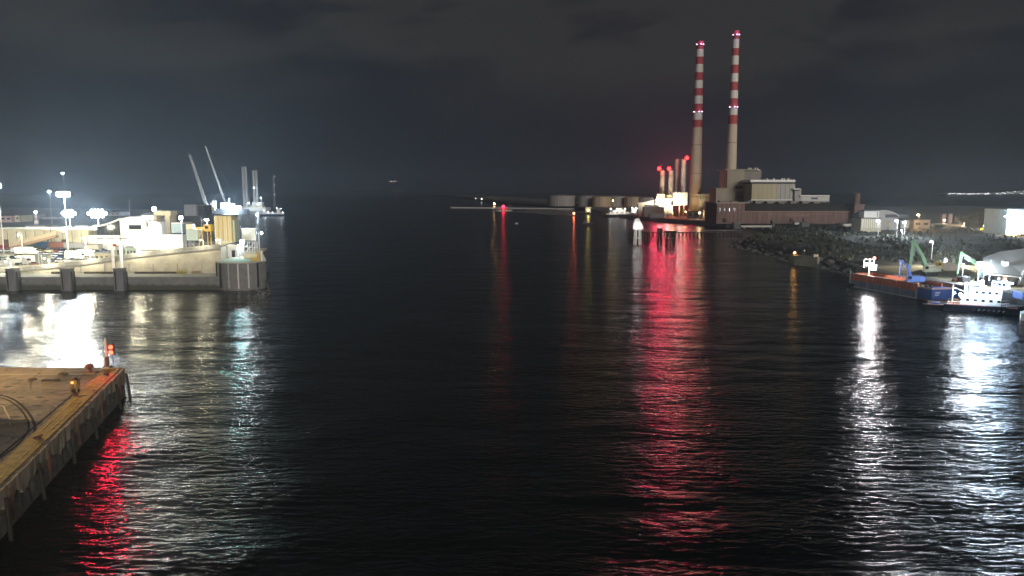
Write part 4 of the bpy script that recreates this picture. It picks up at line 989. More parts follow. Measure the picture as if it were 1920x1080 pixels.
for px in (1437,1450,1465,1469,1477): m_ = MB(); pbox(m_,px,334.3,px+3,336.9,765,5); m_.build('roof_fan', steel, t)
for i in range(9): wpart(t,'cladding_joint',mat('joint_grey',(.25,.24,.2),.8),1412+i*8.5,346,1412.5+i*8.5,373.8,760,.3,.05)
t = thing('control_wing', 'low white stepped wing stretching from the pale boxy block', 'power station', (atY(1520,375,755).x,758,5))
m_ = MB(); pbox(m_,1488.3,354,1500,410,757,18,5); m_.build('upper_wall', cg_, t)
m_ = MB(); pbox(m_,1488,353.2,1501,355,755.5,20); m_.build('roof', white, t)
wpart(t,'window_strip',glassd,1489,356.5,1499,358,757,.4,.1)
m_ = MB(); pbox(m_,1500.2,367.5,1553,410,757,16,5); m_.build('lower_wall', mat('white_render_dim',(.6,.62,.6),.7,var=.15), t)
m_ = MB(); pbox(m_,1500.5,366,1556,368.3,755,20); m_.build('roof_band', white, t)
wpart(t,'window',glassd,1521,370.5,1534,373.5,757,.4,.1)
# long brick hall
t = thing('brick_hall', 'long low brown brick hall in front of the power station blocks', 'hall', (atY(1480,415,696).x,700,5))
m_ = MB(); pbox(m_,1343,381.5,1395.5,418,696,40,4.2); m_.build('tall_wall', brick, t)
m_ = MB(); pbox(m_,1395.7,397,1601,418,697,36,4.2); m_.build('long_wall', brick, t)
m_ = MB(); Xa, Xb = atY(1394,397,697).x, atY(1602,397,697).x; zl = zat(395.6,697); m_.slab([(0,zl),(14,zat(382.0,711)),(36,zat(380,733)),(36,zl)],(Xa,696.2,0),(0,1,0),(Xb-Xa,0,0)); m_.build('dark_roof', mat('slate_roof',(.055,.055,.052),.8,scale=.2,var=.4), t)
m_ = MB(); pbox(m_,1395.6,395.7,1601,397,696.4,1.2); m_.build('cornice', mat('pink_cornice',(.34,.22,.19),.8), t)
m_ = MB(); pbox(m_,1342,379.3,1397,381.4,695.4,42); m_.build('parapet', mat('pale_brick',(.34,.27,.22)), t)
for i in range(7): wpart(t,'buttress',mat('brown_brick_dark',(.22,.135,.11),.9,streak=True),1346+i*7.4,383,1347.2+i*7.4,417,696,.5,.3)
for i in range(22): wpart(t,'pilaster',mat('brown_brick_dark',(.22,.135,.11)),1402+i*9,399,1403+i*9,416.5,697,.5,.25)
wpart(t,'string_course',mat('pink_cornice',(.34,.22,.19)),1472,404,1518,405,697,.3,.1); wpart(t,'string_course',mat('pink_cornice',(.34,.22,.19)),1436,401,1560,401.8,697,.3,.1)
for i in range(9): m_ = MB(); pbox(m_,1350+i*22,376.5+(i%3),1362+i*22,379.2+(i>1)*2.5,708,8); m_.build('roof_vent', mat('roof_vent',(.2,.18,.17),.7), t)
for x0,x1 in ((1353,1363),(1480,1486),(1504,1507)): wpart(t,'doorway',glassd,x0,409,x1,417,696 if x0<1390 else 697,.4,.12)
for i in range(5): wpart(t,'window',glassd,1348.6+i*9,390,1351.6+i*9,396,696,.4,.1)
t = thing('pipe_bridge', 'low grey pipe bridge running along the roof of the brick hall', 'pipes', (atY(1450,378,722).x,722,20))
pa, pb = atY(1402,377.2,722), atY(1556,377.6,722); MB().tube(pa,pb,.45,.45,8).build('pipe', steel, t, True); MB().tube(pa+Vector((0,1,-.9)),pb+Vector((0,1,-.9)),.3,.3,8).build('pipe', rust, t, True)
for i in range(16): c_ = pa.lerp(pb,(i+.5)/16); MB().box(c_.x,c_.y+.5,c_.z-3.4,.35,1.4,3.0).build('trestle', dsteel, t)
t = thing('brick_tower', 'brown brick stair tower with a round flue at the end of the brick hall', 'tower', (atY(1610,415,690).x,694,4.2))
m_ = MB(); pbox(m_,1601.3,383,1619,412,690,14,4.2); m_.build('shaft', brick, t)
m_ = MB(); pbox(m_,1618.9,383,1622,385,691,9); m_.build('ledge', white, t)
pp = atY(1608.5,380,694); MB().lathe(pp.x,697,[(3.1,zat(384,694)),(2.9,zat(363,694)),(2.2,zat(362,694))],18).build('flue', brick, t, True)
m_ = MB(); pbox(m_,1600,412,1618,421,688,14,4.2); m_.build('base_annex', mat('beige_wall',(.5,.43,.34)), t)

# ------------------------------------------------------------------ land on that shore
def land_mat(name, c1, c2, sc):
    return mat(name, c1, .95, scale=sc, var=.5, col2=c2, bump=.15)
scrub = land_mat('rough_ground', (.07,.07,.062), (.022,.024,.021), .09)
shore = [(146,100),(146,226),(137,276),(139,300),(141,321),(138,372),(141,430),(139,470),(150,500),(178,540),(214,640),(212,700),(202,726)]
def inland(x, y):
    for (x0,y0),(x1,y1) in zip(shore, shore[1:]):
        if y0 <= y <= y1: return x-(x0+(x1-x0)*(y-y0)/(y1-y0))
    return x-202
from mathutils import noise as mn
gx = [120+3.5*i for i in range(60)]+[330+12*i for i in range(50)]; gy = [280+3.5*i for i in range(128)]
vs = []; fs = []
for j, y in enumerate(gy):
    for i, x in enumerate(gx):
        d = inland(x,y)+3*mn.noise((x*.06,y*.06,0)); 
        z = -1.5+min(1,max(0,(d+3)/13))*5.6
        k = min(1,max(0,d/20)); z += k*(1.1*mn.noise((x*.035,y*.035,2))+.7*mn.noise((x*.11,y*.11,5)))+.25*mn.noise((x*.4,y*.4,9))*(d>-2)
        if y > 690 and x > 205: z = min(z,3.9)
        vs.append((x,y,z))
nx = len(gx)
fs = [(j*nx+i,j*nx+i+1,(j+1)*nx+i+1,(j+1)*nx+i) for j in range(len(gy)-1) for i in range(nx-1)]
def tz(x, y):
    j = min(len(gy)-1,max(0,int(round((y-280)/3.5)))); i = min(range(nx), key=lambda k: abs(gx[k]-x)); return vs[j*nx+i][2]
struct(MB().add(vs, fs).build('foreshore', scrub, None, True))
struct(MB().prism([(205,716),(900,716),(900,1500),(131,1500),(131,1080),(146,931),(170,820)], -3, 4.2).build('station_quay', conc_d))
# scrub on the waste ground: uncountable
m_ = MB()
for i in range(8600):
    if random.random() < .5: px, py = random.gauss(1500,90), random.uniform(430,470)
    else: px, py = random.uniform(1400,1930), random.uniform(424,492)
    p = at(px,py,4.0)
    if inland(p.x,p.y) < 7 or p.y > 700 or p.y < 302 or p.x > 620: continue
    cl_ = mn.noise((p.x*.05,p.y*.05,3))
    if cl_ < -.05: continue
    h = random.uniform(.5,1.6)*(1+max(0,cl_)*2); z = tz(p.x,p.y)-.1; a = random.random()*PI; w = random.uniform(.3,.9)
    dx, dy = math.cos(a)*w, math.sin(a)*w; lx, ly = random.gauss(0,.4), random.gauss(0,.4)
    m_.add([(p.x-dx,p.y-dy,z),(p.x+dx,p.y+dy,z),(p.x+dx*.7+lx,p.y+dy*.7+ly,z+h),(p.x-dx*.5+lx,p.y-dy*.5+ly,z+h*.8)],[(0,1,2,3)])
struct(m_.build('scrub', mat('scrub_leaf',(.075,.08,.055),.9,scale=.3,var=.6)), 'stuff')
m_ = MB(); 
def rock(mb, c, r):
    k = random.random()*9; vv = []; 
    for j in range(5):
        for i in range(7):
            th = PI*j/4; ph = 2*PI*i/7; d = Vector((math.sin(th)*math.cos(ph),math.sin(th)*math.sin(ph),math.cos(th)*.65))
            vv.append(Vector(c)+d*r*(1+.45*mn.noise(d*1.3+Vector((k,k,k)))))
    mb.add(vv,[(j*7+i,j*7+(i+1)%7,(j+1)*7+(i+1)%7,(j+1)*7+i) for j in range(4) for i in range(7)])
for i in range(800):
    y = random.uniform(300,540); x0 = y and [x for x in (0,)][0]
    xs_ = 140-inland(140,y); x = xs_+abs(random.gauss(0,4.5))-2.5
    rock(m_, (x,y,max(-.2,tz(x,y))), min(2.4,random.lognormvariate(-.55,.55)))
struct(m_.build('shore_rocks', mat('shore_rock',(.16,.155,.145),.9,scale=.7,var=.6)), 'stuff')
# pale pipe, small structures on the waste ground
a, b = at(1389,424.5,5.2), at(1447,424.5,5.2)
t = thing('pale_pipeline', 'long pale pipe lying in front of the brick hall', 'pipe', (a.x,a.y,4))
MB().tube(a,b,.95,.95,12).build('pipe', mat('pale_pipe',(.5,.48,.42)), t, True)
for f in (.1,.4,.7,.95): c = a.lerp(b,f); MB().box(c.x,c.y,3.4,1.2,2.4,1.4).build('saddle', conc_d, t)
for px0,py0,px1,py1,m2,lab in ((1376,419,1389,428,dsteel,'black shed block at the end of the pale pipe'),(1448,415,1453,427,dsteel,'dark narrow block closing the pale pipe'),(1503,419,1518,427,roofg,'dark hut with two doors by the long brick wall'),(1490,417,1500,422,steel,'grey plant box below the string course of the brick hall'),(1572,420,1580,427,conc_d,'grey concrete block below the brick tower'),(1581,420,1598,426,steel,'pale tank shaped cabin near the brick tower foot')):
    q0 = at((px0+px1)/2,py1,3.6); far_block(px0,py0,px1,py1,q0.y,5,m2,lab,0,name='plant_hut',z0=3.0,cat='hut')
# ---- jetty, dolphins
t = thing('timber_jetty', 'long dark timber jetty on piles in front of the station quay', 'jetty', (150,600,0))
def deck_line(p, q_, w, z, name, m, par, th=.7):
    d = (q_-p).normalized(); n_ = Vector((-d.y,d.x,0))*w/2
    return MB().prism([(v.x,v.y) for v in (p-n_,q_-n_,q_+n_,p+n_)], z-th, z).build(name, m, par)
j0, j1, j2 = at(1190,434,3.4), at(1300,435,3.4), at(1392,434,3.4)
jt = mat('jetty_timber', (.045,.038,.03), .9, scale=1.5, var=.5)
deck_line(j0,j1,3.2,3.4,'walkway',jt,t); deck_line(j1+Vector((.02,0,0)),j2,3.0,3.38,'walkway',jt,t)
for i in range(30):
    c = j0.lerp(j2,i/29.0); 
    for s in (-1,1): MB().tube((c.x+random.uniform(-.3,.3),c.y+s*1.3,3.3),(c.x,c.y+s*1.5,-2),.32,.36,6).build('pile', jt, t)
for i in range(0,28,2):
    c, d = j0.lerp(j2,i/29.0), j0.lerp(j2,(i+1)/29.0); MB().tube((c.x,c.y-1.5,.4),(d.x,d.y-1.5,2.8),.16,.16,5).build('brace', timber, t)
MB().path([j0+Vector((0,-1.4,1.1)),j1+Vector((0,-1.4,1.1)),j2+Vector((0,-1.4,1.1))],.07,4).build('handrail', steel, t)
def dolphin(px, py, w, h, label, m, cols=8, top=1.0, roof=None):
    c = at(px,py,0); t = thing('mooring_dolphin', label, 'dolphin', (c.x,c.y,0), 0, 'dolphins by the jetty')
    for i in range(cols):
        a = 2*PI*i/cols; x, y = math.cos(a), math.sin(a)
        MB().tube((c.x+x*w*.42,c.y+2+y*w*.35,h),(c.x+x*w*.5,c.y+2+y*w*.45,-2),.34,.38,7).build('pile', m, t)
    MB().box(c.x,c.y+2,h,w*1.05,w*.95,top).build('cap', roof or m, t, False, .1)
    MB().box(c.x,c.y+2,h*.42,w*.9,w*.8,.4).build('tie_beam', m, t)
    return t
dolphin(1258,458,6.4,8.0,'squat dark dolphin of clustered piles glowing red behind',jt,10,.9)
dolphin(1238,455,3.2,9.0,'taller slim dark dolphin beside the squat one',jt,6,.6)
dolphin(1214,452,3.4,5.5,'small dark dolphin between the white one and the slim one',jt,5,.5)
dolphin(1183,448,3.0,5.0,'dark pile cluster behind the white dolphin',jt,5,.5)
whp = mat('white_pile', (.72,.70,.66), .5, var=.3, streak=True)
t = dolphin(1196,459,4.8,9.6,'brightly lit white dolphin with a pale hood on top',whp,6,.5,whp)
c = at(1196,459,0); MB().slab([(-3.2,10.2),(-3.0,14.0),(-2.2,16.6),(.4,17.2),(1.4,14.6),(3.0,12.0),(3.4,10.2)],(c.x,c.y-.5,0),(1,0,0),(0,5,0)).build('hood', white, t)
MB().tube((c.x+.5,c.y+2,10),(c.x+.5,c.y+2,20),.12,.08,6).build('pole', steel, t)
light((c.x-1.5,c.y-5,11),2600,WHITE,.5,t,150,(c.x,c.y+2,7),.4)
MB().ball((c.x-.4,c.y-.9,12.6),.35,8,6).build('lamp', wlamp, t)
for px, y0, y1, lab in ((1203,462,497,'thin pale marker pole in the water below the white dolphin'),):
    c = at(px,496,0); o = MB().tube((c.x,c.y,-2),(c.x,c.y,zat(470,c.y)),.12,.1,6).build('marker_pole', steel); tag(o, lab, 'pole')
# grey mooring block with amber lamp
c0 = at(1489,497,0); c1 = at(1539,501,0); 
t = thing('mooring_block', 'weathered grey concrete mooring block with an amber lamp off the foreshore', 'dolphin', ((c0.x+c1.x)/2,c0.y+3,0))
MB().prism([(c0.x,c0.y),(c1.x-2,c1.y-1),(c1.x,c1.y+1),(c1.x-.5,c1.y+7),(c0.x+.5,c0.y+7)], -2, 4.2).build('block_body', mat('lichen_concrete',(.30,.30,.25),.9,scale=.5,var=.5,streak=True,bump=.08), t, False, .15)
MB().prism([(c0.x-.2,c0.y-.2),(c1.x-1.9,c1.y-1.25),(c1.x+.2,c1.y+.9),(c1.x-.4,c1.y+7.2),(c0.x+.4,c0.y+7.2)], 4.21, 4.55).build('block_cap', conc_d, t)
MB().box(c1.x-2.0,c1.y+2,4.56,2.2,2.0,1.2).build('cable_drum_box', conc, t)
ap = atY(1490,474,c0.y+3); MB().tube((ap.x,ap.y,4.5),(ap.x,ap.y,ap.z),.09,.07,6).build('lamp_post', dsteel, t)
MB().ball(ap,.38,10,8).build('amber_lamp', emit('amber_small_glow',(1,.55,.12),25), t); light(ap+Vector((0,-1,.2)),110,(1,.12,.07),.3,t)
MB().ball((atY(1508,470,c0.y+4).x,c0.y+4,zat(470,c0.y+4)),.5,8,6).build('mooring_horn', conc, t); MB().tube((atY(1508,470,c0.y+4).x,c0.y+4,4.5),(atY(1508,470,c0.y+4).x,c0.y+4,zat(470,c0.y+4)),.3,.3,8).build('horn_post', dsteel, t)

# ------------------------------------------------------------------ buildings, lamps and trees past the brick tower
struct(MB().prism([(325,560),(900,560),(900,715.9),(325,715.9)], -1, 4.35).build('inland_ground', asph))
o = far_block(1620,396,1648,408,565,8,white,'blazing white flat roofed office raised over the beige warehouse',0,name='white_office',z0=9)
for i in range(3): wpart(o,'window',glassd,1644.5,398+i*3,1646.5,400+i*3,565,.3,.1)
o = far_block(1614,410,1652,428,560,16,mat('beige_ribbed',(.55,.5,.36),.7,streak=True),'beige ribbed warehouse under the white office',0,name='warehouse',z0=4)
for i in range(9): wpart(o,'wall_rib',white,1617+i*4,411,1618.5+i*4,427,560,.4,.2)
t = thing('arched_hangar', 'wide grey arched hangar behind the three star bright lamps', 'hangar', (atY(1682,428,580).x,585,4.3))
Xa, Xb = atY(1651,0,580).x, atY(1712,0,580).x; W_ = Xb-Xa
ar = [(W_*i/14, zat(406,580)+(zat(395.5,580)-zat(406,580))*math.sin(PI*i/14)**.8) for i in range(15)]
MB().slab([(0,4.3)]+ar+[(W_,4.3)],(Xa,580,0),(1,0,0),(0,24,0)).build('end_wall', mat('hangar_wall',(.38,.38,.36),.7,streak=True), t)
MB().slab([(a,z+.02) for a,z in ar]+[(a,z+.7) for a,z in reversed(ar)],(Xa,579,0),(1,0,0),(0,26,0)).build('arched_roof', steel, t)
wpart(t,'dark_band',dsteel,1660,402,1703,408,580,.4,.1); wpart(t,'door',conc,1656,413,1672,428,580,.4,.1); wpart(t,'door',conc,1688,413,1704,428,580,.4,.1)
far_block(1713,413,1743,428,600,12,mat('dull_tan',(.36,.31,.26)),'dull tan shed below the orange lamp',2,name='shed')
for px, lab in ((1648,'star bright lamp post in front of the beige warehouse'),(1683,'star bright lamp post in front of the arched hangar doors'),(1697.5,'star bright lamp post crowding its twin at the hangar')):
    street_lamp(px,414 if px<1690 else 417,500,4.3,lab,90000,WHITE,head=.95,group='lamp posts on the waste ground',r=.5)
street_lamp(1749,453,330,4.0,'lone star bright lamp post on the waste ground above the quay',14000,WHITE,head=.55,group='lamp posts on the waste ground')
street_lamp(1692,432,470,4.0,'small lamp on a low post below the hangar',12000,WHITE,head=.35,group='lamp posts on the waste ground')
street_lamp(1723,403,585,4.3,'orange lamp post by the dull tan shed',70000,SOD,alamp,'orange lamps inland',1.0)
street_lamp(1772,413,640,4.3,'pale orange lamp at the foot of the twin silos',25000,(1,.75,.5),emit('peach_glow',(1,.8,.62),20),'orange lamps inland',.8)
street_lamp(1808,418,640,4.3,'small pinkish lamp before the dark trees',15000,(1,.7,.5),emit('peach_glow',(1,.8,.62),20),'orange lamps inland',.6)
street_lamp(1847,423,600,4.3,'pale lamp in front of the dark trees',40000,(1,.85,.7),emit('peach_glow',(1,.8,.62),20),'orange lamps inland',.8)
street_lamp(1863,430,560,4.3,'orange lamp beside the small lit yard',60000,SOD,alamp,'orange lamps inland',.8)
street_lamp(1900,433,520,4.3,'orange lamp at the bend of the lit road',80000,SOD,alamp,'orange lamps inland',.7)
street_lamp(1730,420,620,4.3,'tiny white lamp by the dull tan shed',15000,WHITE,wlamp,'orange lamps inland',.6)
for px, lab in ((1769,'pinkish square silo close to the orange lamp'),(1781,'pinkish square silo by the thin masts')):
    o = far_block(px-3.5,402,px+3.5,424,660,4,mat('pink_silo',(.42,.32,.30)),lab,0,name='square_silo',cat='silo'); o['group'] = 'twin square silos'
for px, lab in ((1790,'thin pale mast beside the twin silos'),(1797,'second thin pale mast beside the first'),(1805,'third thin pale mast next to the dark trees')):
    p = atY(px,425,660); o = MB().tube((p.x,660,4.3),(p.x,660,zat(405,660)),.3,.2,6).build('thin_mast', steel); tag(o, lab, 'mast', 'thin masts inland')
far_block(1745,421,1805,428,640,10,mat('tan_wall',(.42,.36,.25)),'long low tan wall shed lit from above',0,name='low_shed')
far_block(1852,433,1868,441,545,7,mat('tan_wall',(.42,.36,.25)),'small lit hut in the orange yard',2,name='hut')
o = MB().box(atY(1842,433,555).x,555,4.3,2.4,1.2,3.0).build('yellow_sign', emit('yellow_sign_glow',(1,.85,.1),1.2)); tag(o,'small glowing yellow sign box by the orange yard','sign')
t = far_block(1887,393,1990,420,520,25,mat('cyan_cladding',(.45,.58,.60),.5,streak=True),'pale cyan lit warehouse at the edge of the view',0,name='cyan_warehouse',z0=4.2)
for i in range(6): wpart(t,'wall_rib',steel,1890+i*12,396,1890.7+i*12,412,520,.4,.2)
p = atY(1889,407,514); MB().box(p.x,515,p.z,2,1,.7).build('wall_lamp', clamp_, t); light((p.x+3,509,p.z+2),90000,COOL,.8,t)
# road lit in orange
m_ = MB(); pts = [at(1850,438,4.4),at(1880,443,4.4),at(1900,448,4.4),at(1960,452,4.4),at(2060,456,4.4)]
strip(m_, pts, 9, 4.42, 4.46); struct(m_.build('road', asph))
# trees: trunk, limbs, clumped crown
leafm = mat('tree_leaf', (.17,.16,.10), .8, scale=.25, var=.55); barkm = mat('bark', (.07,.055,.04), .9)
def tree(label, hgt, wid, seed):
    rnd = random.Random(seed); t = thing('dark_tree', label, 'tree', (0,0,0), 0, 'trees before the inland lights')
    m_ = MB(); m_.tube((0,0,0),(.2,.1,hgt*.45),.35,.22,7)
    cl_ = []
    for i in range(9):
        a = rnd.random()*6.28; e = Vector((math.cos(a)*wid*rnd.uniform(.2,.42),math.sin(a)*wid*rnd.uniform(.2,.42),hgt*rnd.uniform(.45,.9)))
        m_.tube((.15,.05,hgt*rnd.uniform(.25,.45)),e,.14,.04,5); cl_.append(e)
    m_.build('trunk', barkm, t)
    c = MB()
    for e in cl_+[Vector((rnd.gauss(0,wid*.2),rnd.gauss(0,wid*.2),hgt*rnd.uniform(.4,.85))) for _ in range(9)]:
        rr = wid*rnd.uniform(.10,.2)
        for _ in range(75):
            p = e+Vector((rnd.gauss(0,rr),rnd.gauss(0,rr),rnd.gauss(0,rr*.8))); s = rnd.uniform(.18,.5)
            u = Vector((rnd.gauss(0,1),rnd.gauss(0,1),rnd.gauss(0,1))).normalized(); v = u.orthogonal().normalized()
            c.add([p-u*s,p+v*s*.6,p+u*s,p-v*s*.6],[(0,1,2,3)])
    c.build('crown', leafm, t); return t
trees = [tree('wide dark tree by the thin masts',13,14,1),tree('tall dark tree behind the pale lamp',15,12,2),tree('smaller dark tree over the orange yard',10,10,3)]
for k,(px,Y,i,sc,lab) in enumerate(((1815,600,0,1,None),(1834,610,1,1,None),(1858,590,2,1.1,None),(1874,600,1,.8,'dark tree beside the cyan warehouse'),(1800,640,2,.8,'low dark tree behind the low tan shed'),(1846,640,0,.9,'dark tree at the back of the row'),(1760,560,2,.6,'small bush like tree by the low tan shed'))):
    loc = (atY(px,430,Y).x,Y,4.2)
    if k < 3: trees[k].location = loc
    else: dup(trees[i], loc, k*1.3, lab, sc)

# ------------------------------------------------------------------ tanks, breakwater, spit and boats in mid channel
tankm = mat('tank_shell', (.30,.28,.26), .7, scale=.05, var=.25, streak=True); tanko = mat('tank_tan', (.42,.33,.22), .7, scale=.05, var=.25, streak=True)
for px, w, py0, Y, m2, lab in ((1053,52,366,1500,tankm,'widest grey storage tank at the seaward end of the row'),(1103,40,367,1480,tankm,'grey storage tank second in from the seaward end'),(1128,36,368,1440,tanko,'tan storage tank behind the yellow quay lamp'),(1156,40,367.5,1460,tankm,'grey brown storage tank behind the white boats'),(1188,34,369,1430,tanko,'tan storage tank close to the boiler plant'),(1210,30,370,1420,tankm,'smallest grey storage tank beside the boiler plant annexe')):
    p = atY(px,385,Y); r_ = w/2/F*Y; zt = zat(py0,Y)
    t = thing('storage_tank', lab, 'tank', (p.x,Y,4.2), 0, 'storage tanks in a row')
    MB().lathe(p.x,Y,[(r_,4.2),(r_,zt-1.5)],40).build('shell', m2, t, True)
    MB().lathe(p.x,Y,[(r_+.3,zt-1.49),(r_+.3,zt-1),(r_*.6,zt+.6),(.5,zt+1.6)],40).build('roof', m2, t, True)
    MB().tube((p.x-r_*.3,Y-r_*.96,4.2),(p.x-r_*.3,Y-r_*.96,zt),.9,.9,6).build('stair', steel, t)
wallm = mat('breakwater_stone', (.52,.50,.46), .9, scale=.2, var=.35)
t = thing('breakwater', 'low pale breakwater wall running out to the red beacon', 'breakwater', (50,1350,0))
b0, b1 = at(1180,391.5,2.2), at(846,388,2.2)
deck_line(b0,b1,7,2.2,'wall',wallm,t,3.2)
c0_, c1_, c2_ = at(958,397,.6), at(1085,406,.6), at(1030,392,.6)
MB().prism([(c0_.x,c0_.y),(c1_.x,c1_.y),(c2_.x,c2_.y-1)], -1, .9).build('apron', mat('shingle',(.26,.25,.23),.9,scale=.1), t)
bc = atY(945,388,1290)
t = thing('red_beacon', 'red harbour beacon with a small cabin on a round base at the breakwater head', 'beacon', (bc.x,1290,0))
MB().lathe(bc.x,1290,[(15,-1),(14,1.6),(13,2.0)],24).build('base', wallm, t)
m_ = MB(); pbox(m_,938,389,951,396,1288,8,2.0); m_.build('cabin', mat('beacon_red',(.45,.08,.07),.6), t)
m_ = MB(); pbox(m_,937,388,952,388.9,1287,10); m_.build('roof', wallm, t)
MB().tube((bc.x,1290,6),(bc.x,1290,zat(383,1290)),.6,.4,8).build('lamp_post', redp, t)
for px in (955,958,934): p = atY(px,386,1292); MB().tube((p.x,1292,1),(p.x,1292,zat(378 if px==955 else 384,1292)),.3,.2,5).build('pole', steel, t)
MB().ball((bc.x-1,1284,zat(387,1284)),2.3,12,8).build('lamp', emit('beacon_glow',(1,.02,.06),6), t, True)
MB().ball((bc.x-1,1284,zat(391,1284)),1.1,10,6).build('lower_lamp', emit('beacon_glow',(1,.02,.06),6), t, True)
light((bc.x-1,1276,zat(387.5,1276)),2600,(1,.012,.09),1.5,t)
def buoy_lamp(px, py, Y, colr, em, pw, label, base=0.0, r=1.2, name='channel_light', cat='channel light', bm=None):
    p = atY(px,py,Y); t = thing(name, label, cat, (p.x,Y,base))
    MB().lathe(p.x,Y,[(2.2,-1+base),(2.2,base+.8),(.5,base+1.4),(.35,max(base+1.6,p.z-r))],12).build('base', bm or dsteel, t, True)
    MB().ball((p.x,Y-.3,p.z),r,10,8).build('lamp', em, t, True)
    if pw: light((p.x,Y-r-2,p.z),pw,colr,r,t)
    return t
buoy_lamp(1076,400,1020,(1,.06,.05),olamp,2600,'orange red channel light at the tip of the shingle apron',r=1.3)
buoy_lamp(927,382,1700,(1,.5,.2),alamp,1500,'amber light on the sea wall beyond the red beacon',2,1.5)
buoy_lamp(903,373,2400,WHITE,emit('far_white_glow',(1,.95,.9),8),0,'small white light far along the sea wall',3,1.5)
buoy_lamp(892,372,2500,WHITE,emit('far_dim_glow',(.9,.9,.85),2),0,'dim white light far along the sea wall',3,1.4)
buoy_lamp(968,418,790,WHITE,mat('buoy_grey',(.35,.36,.37)),0,'small unlit grey channel buoy',0,.7,'channel_buoy','buoy',steel)
t = buoy_lamp(1103,394,1090,(1,.75,.2),ylamp,1800,'yellow quay lamp with a white cabin beside it',2.5,1.5)
cabin(1098,388,1108,396,1098,6,white,'small pale lamp cabin behind the yellow quay lamp',2.2,'lamp_cabin',1)
deck_line(at(1085,397,2.4),at(1140,398,2.4),10,2.4,'small_pier',conc_d,None); tag(bpy.data.objects['small_pier'],'small grey pier under the yellow quay lamp','pier')
# sea wall / spit to the horizon
sp = [(131,1500),(131,1310),(60,1690),(-40,2000),(-297,3750),(-800,7000),(-790,7100),(-240,3900),(60,2150),(200,1750),(330,1500)]
struct(MB().prism(sp, -2, 3.2).build('sea_wall_land', land_mat('dark_land',(.08,.08,.075),(.04,.042,.038),.03)))
m_ = MB(); pl = [Vector((125,1500,0)),Vector((66,1700,0)),Vector((-30,2010,0)),Vector((-285,3760,0)),Vector((-780,6990,0))]
strip(m_, [v+Vector((12,0,0)) for v in pl], 7, 3.2, 9.0); tag(m_.build('sea_wall', wallm),'long pale sea wall fading out towards the horizon','wall')
m_ = MB()
for i in range(900):
    f = random.random(); a = pl[1].lerp(pl[3],f); x = a.x+random.uniform(30,110); y = a.y+random.uniform(20,120); h = random.uniform(3,9); w = random.uniform(4,12)
    m_.add([(x-w,y,3.1),(x+w,y,3.1),(x+w*.6,y+2,3+h*.8),(x,y+2,3+h),(x-w*.7,y+2,3+h*.6)],[(0,1,2,3,4)])
struct(m_.build('spit_vegetation', mat('spit_scrub',(.05,.052,.045),.95)), 'stuff')
# boats by the plant
def motor_boat(px0, px1, pyw, Y, label, levels, hullm, lampw, rz=0):
    X0, X1 = atY(px0,pyw,Y).x, atY(px1,pyw,Y).x; L = X1-X0; cx_ = (X0+X1)/2
    t = thing('moored_boat', label, 'boat', (cx_,Y,0), 0, 'white boats by the boiler plant')
    h_ = hull_mesh(L,L*.22,-.5,L*.085,.3,1.2,L*.02); h_.v = [(cx_-a,Y+b,c) for a,b,c in h_.v]; h_.f = [tuple(reversed(f)) for f in h_.f]; h_.build('hull', hullm, t)
    m_ = MB().box(cx_,Y,L*.1,L*.9,L*.2,L*.03); m_.build('gunwale', white, t)
    z = L*.12
    for (f0,f1,hh) in levels:
        m_ = MB().box(X0+L*(f0+f1)/2,Y,z,L*(f1-f0),L*.16,hh); m_.build('deckhouse', white, t, False, .1)
        for k in range(4): MB().box(X0+L*(f0+(f1-f0)*(k+.5)/4),Y-L*.08-.02,z+hh*.4,L*(f1-f0)*.14,.1,hh*.35).build('window', glassd, t)
        z += hh+.01
    fm = X0+L*.62; MB().tube((fm,Y,z-.5),(fm,Y,z+5),.18,.1,6).build('mast', white, t)
    MB().tube((fm-L*.2,Y,z-1.5),(fm-L*.2,Y,z+3),.12,.1,6).build('mast', white, t)
    for f in (.2,.45,.75): MB().ball((X0+L*f,Y-L*.1,z-.6),.4,8,6).build('deck_lamp', wlamp, t)
    for f in (.2,.5,.8): light((X0+L*f,Y-L*.11-2.0,z+.5),lampw,(1,.95,.78),.5,t,150,(X0+L*f,Y+2,z-5),.5)  # spots added off the rail to whiten the deckhouses
    return t
motor_boat(1134,1184,406,990,'white lit motor vessel, larger of the two boats beside the grey quay block',((.18,.9,2.6),(.3,.75,2.3),(.45,.65,2.0)),rubber,8000)
motor_boat(1179,1209,403,1030,'white lit boat with a stacked bridge, smaller of the two boats',((.1,.95,3.0),(.15,.8,3.0),(.25,.7,2.6)),navy,8000)
c = at(1101,420,0); t = thing('rowing_boat', 'small dark open boat lying in mid channel', 'boat', (c.x,c.y,0))
h_ = hull_mesh(12,3.6,-.3,1.3,.3,1.3,.5); h_.v = [(c.x+a,c.y+b,z) for a,b,z in h_.v]; h_.build('hull', dsteel, t); MB().box(c.x-2,c.y,1.31,3,2.2,1.1).build('cuddy', roofg, t); MB().box(c.x+2,c.y,1.31,4,2.6,.15).build('thwart', timber, t)
far_block(1207,389,1245,411,900,10,conc_d,'plain grey quay block standing between the white boats and the boiler plant',0,name='quay_block',z0=0)
far_block(1210,385.5,1236,389,904,6,steel,'pale rail topped deck on the grey quay block',0,name='deck_cabin',z0=zat(389.2,904))
far_block(1218,401,1246,407,840,6,roofg,'low dark store on the edge of the station quay',0,name='quay_store',z0=4.2)
far_block(1290,397,1311,406,830,6,roofg,'low grey store by the chimney foot',2,name='quay_store',z0=4.2)
far_block(1322,394,1342,404,800,8,mat('ochre_store',(.4,.34,.24)),'ochre store beneath the cyan white switch house',2,name='quay_store',z0=4.2)
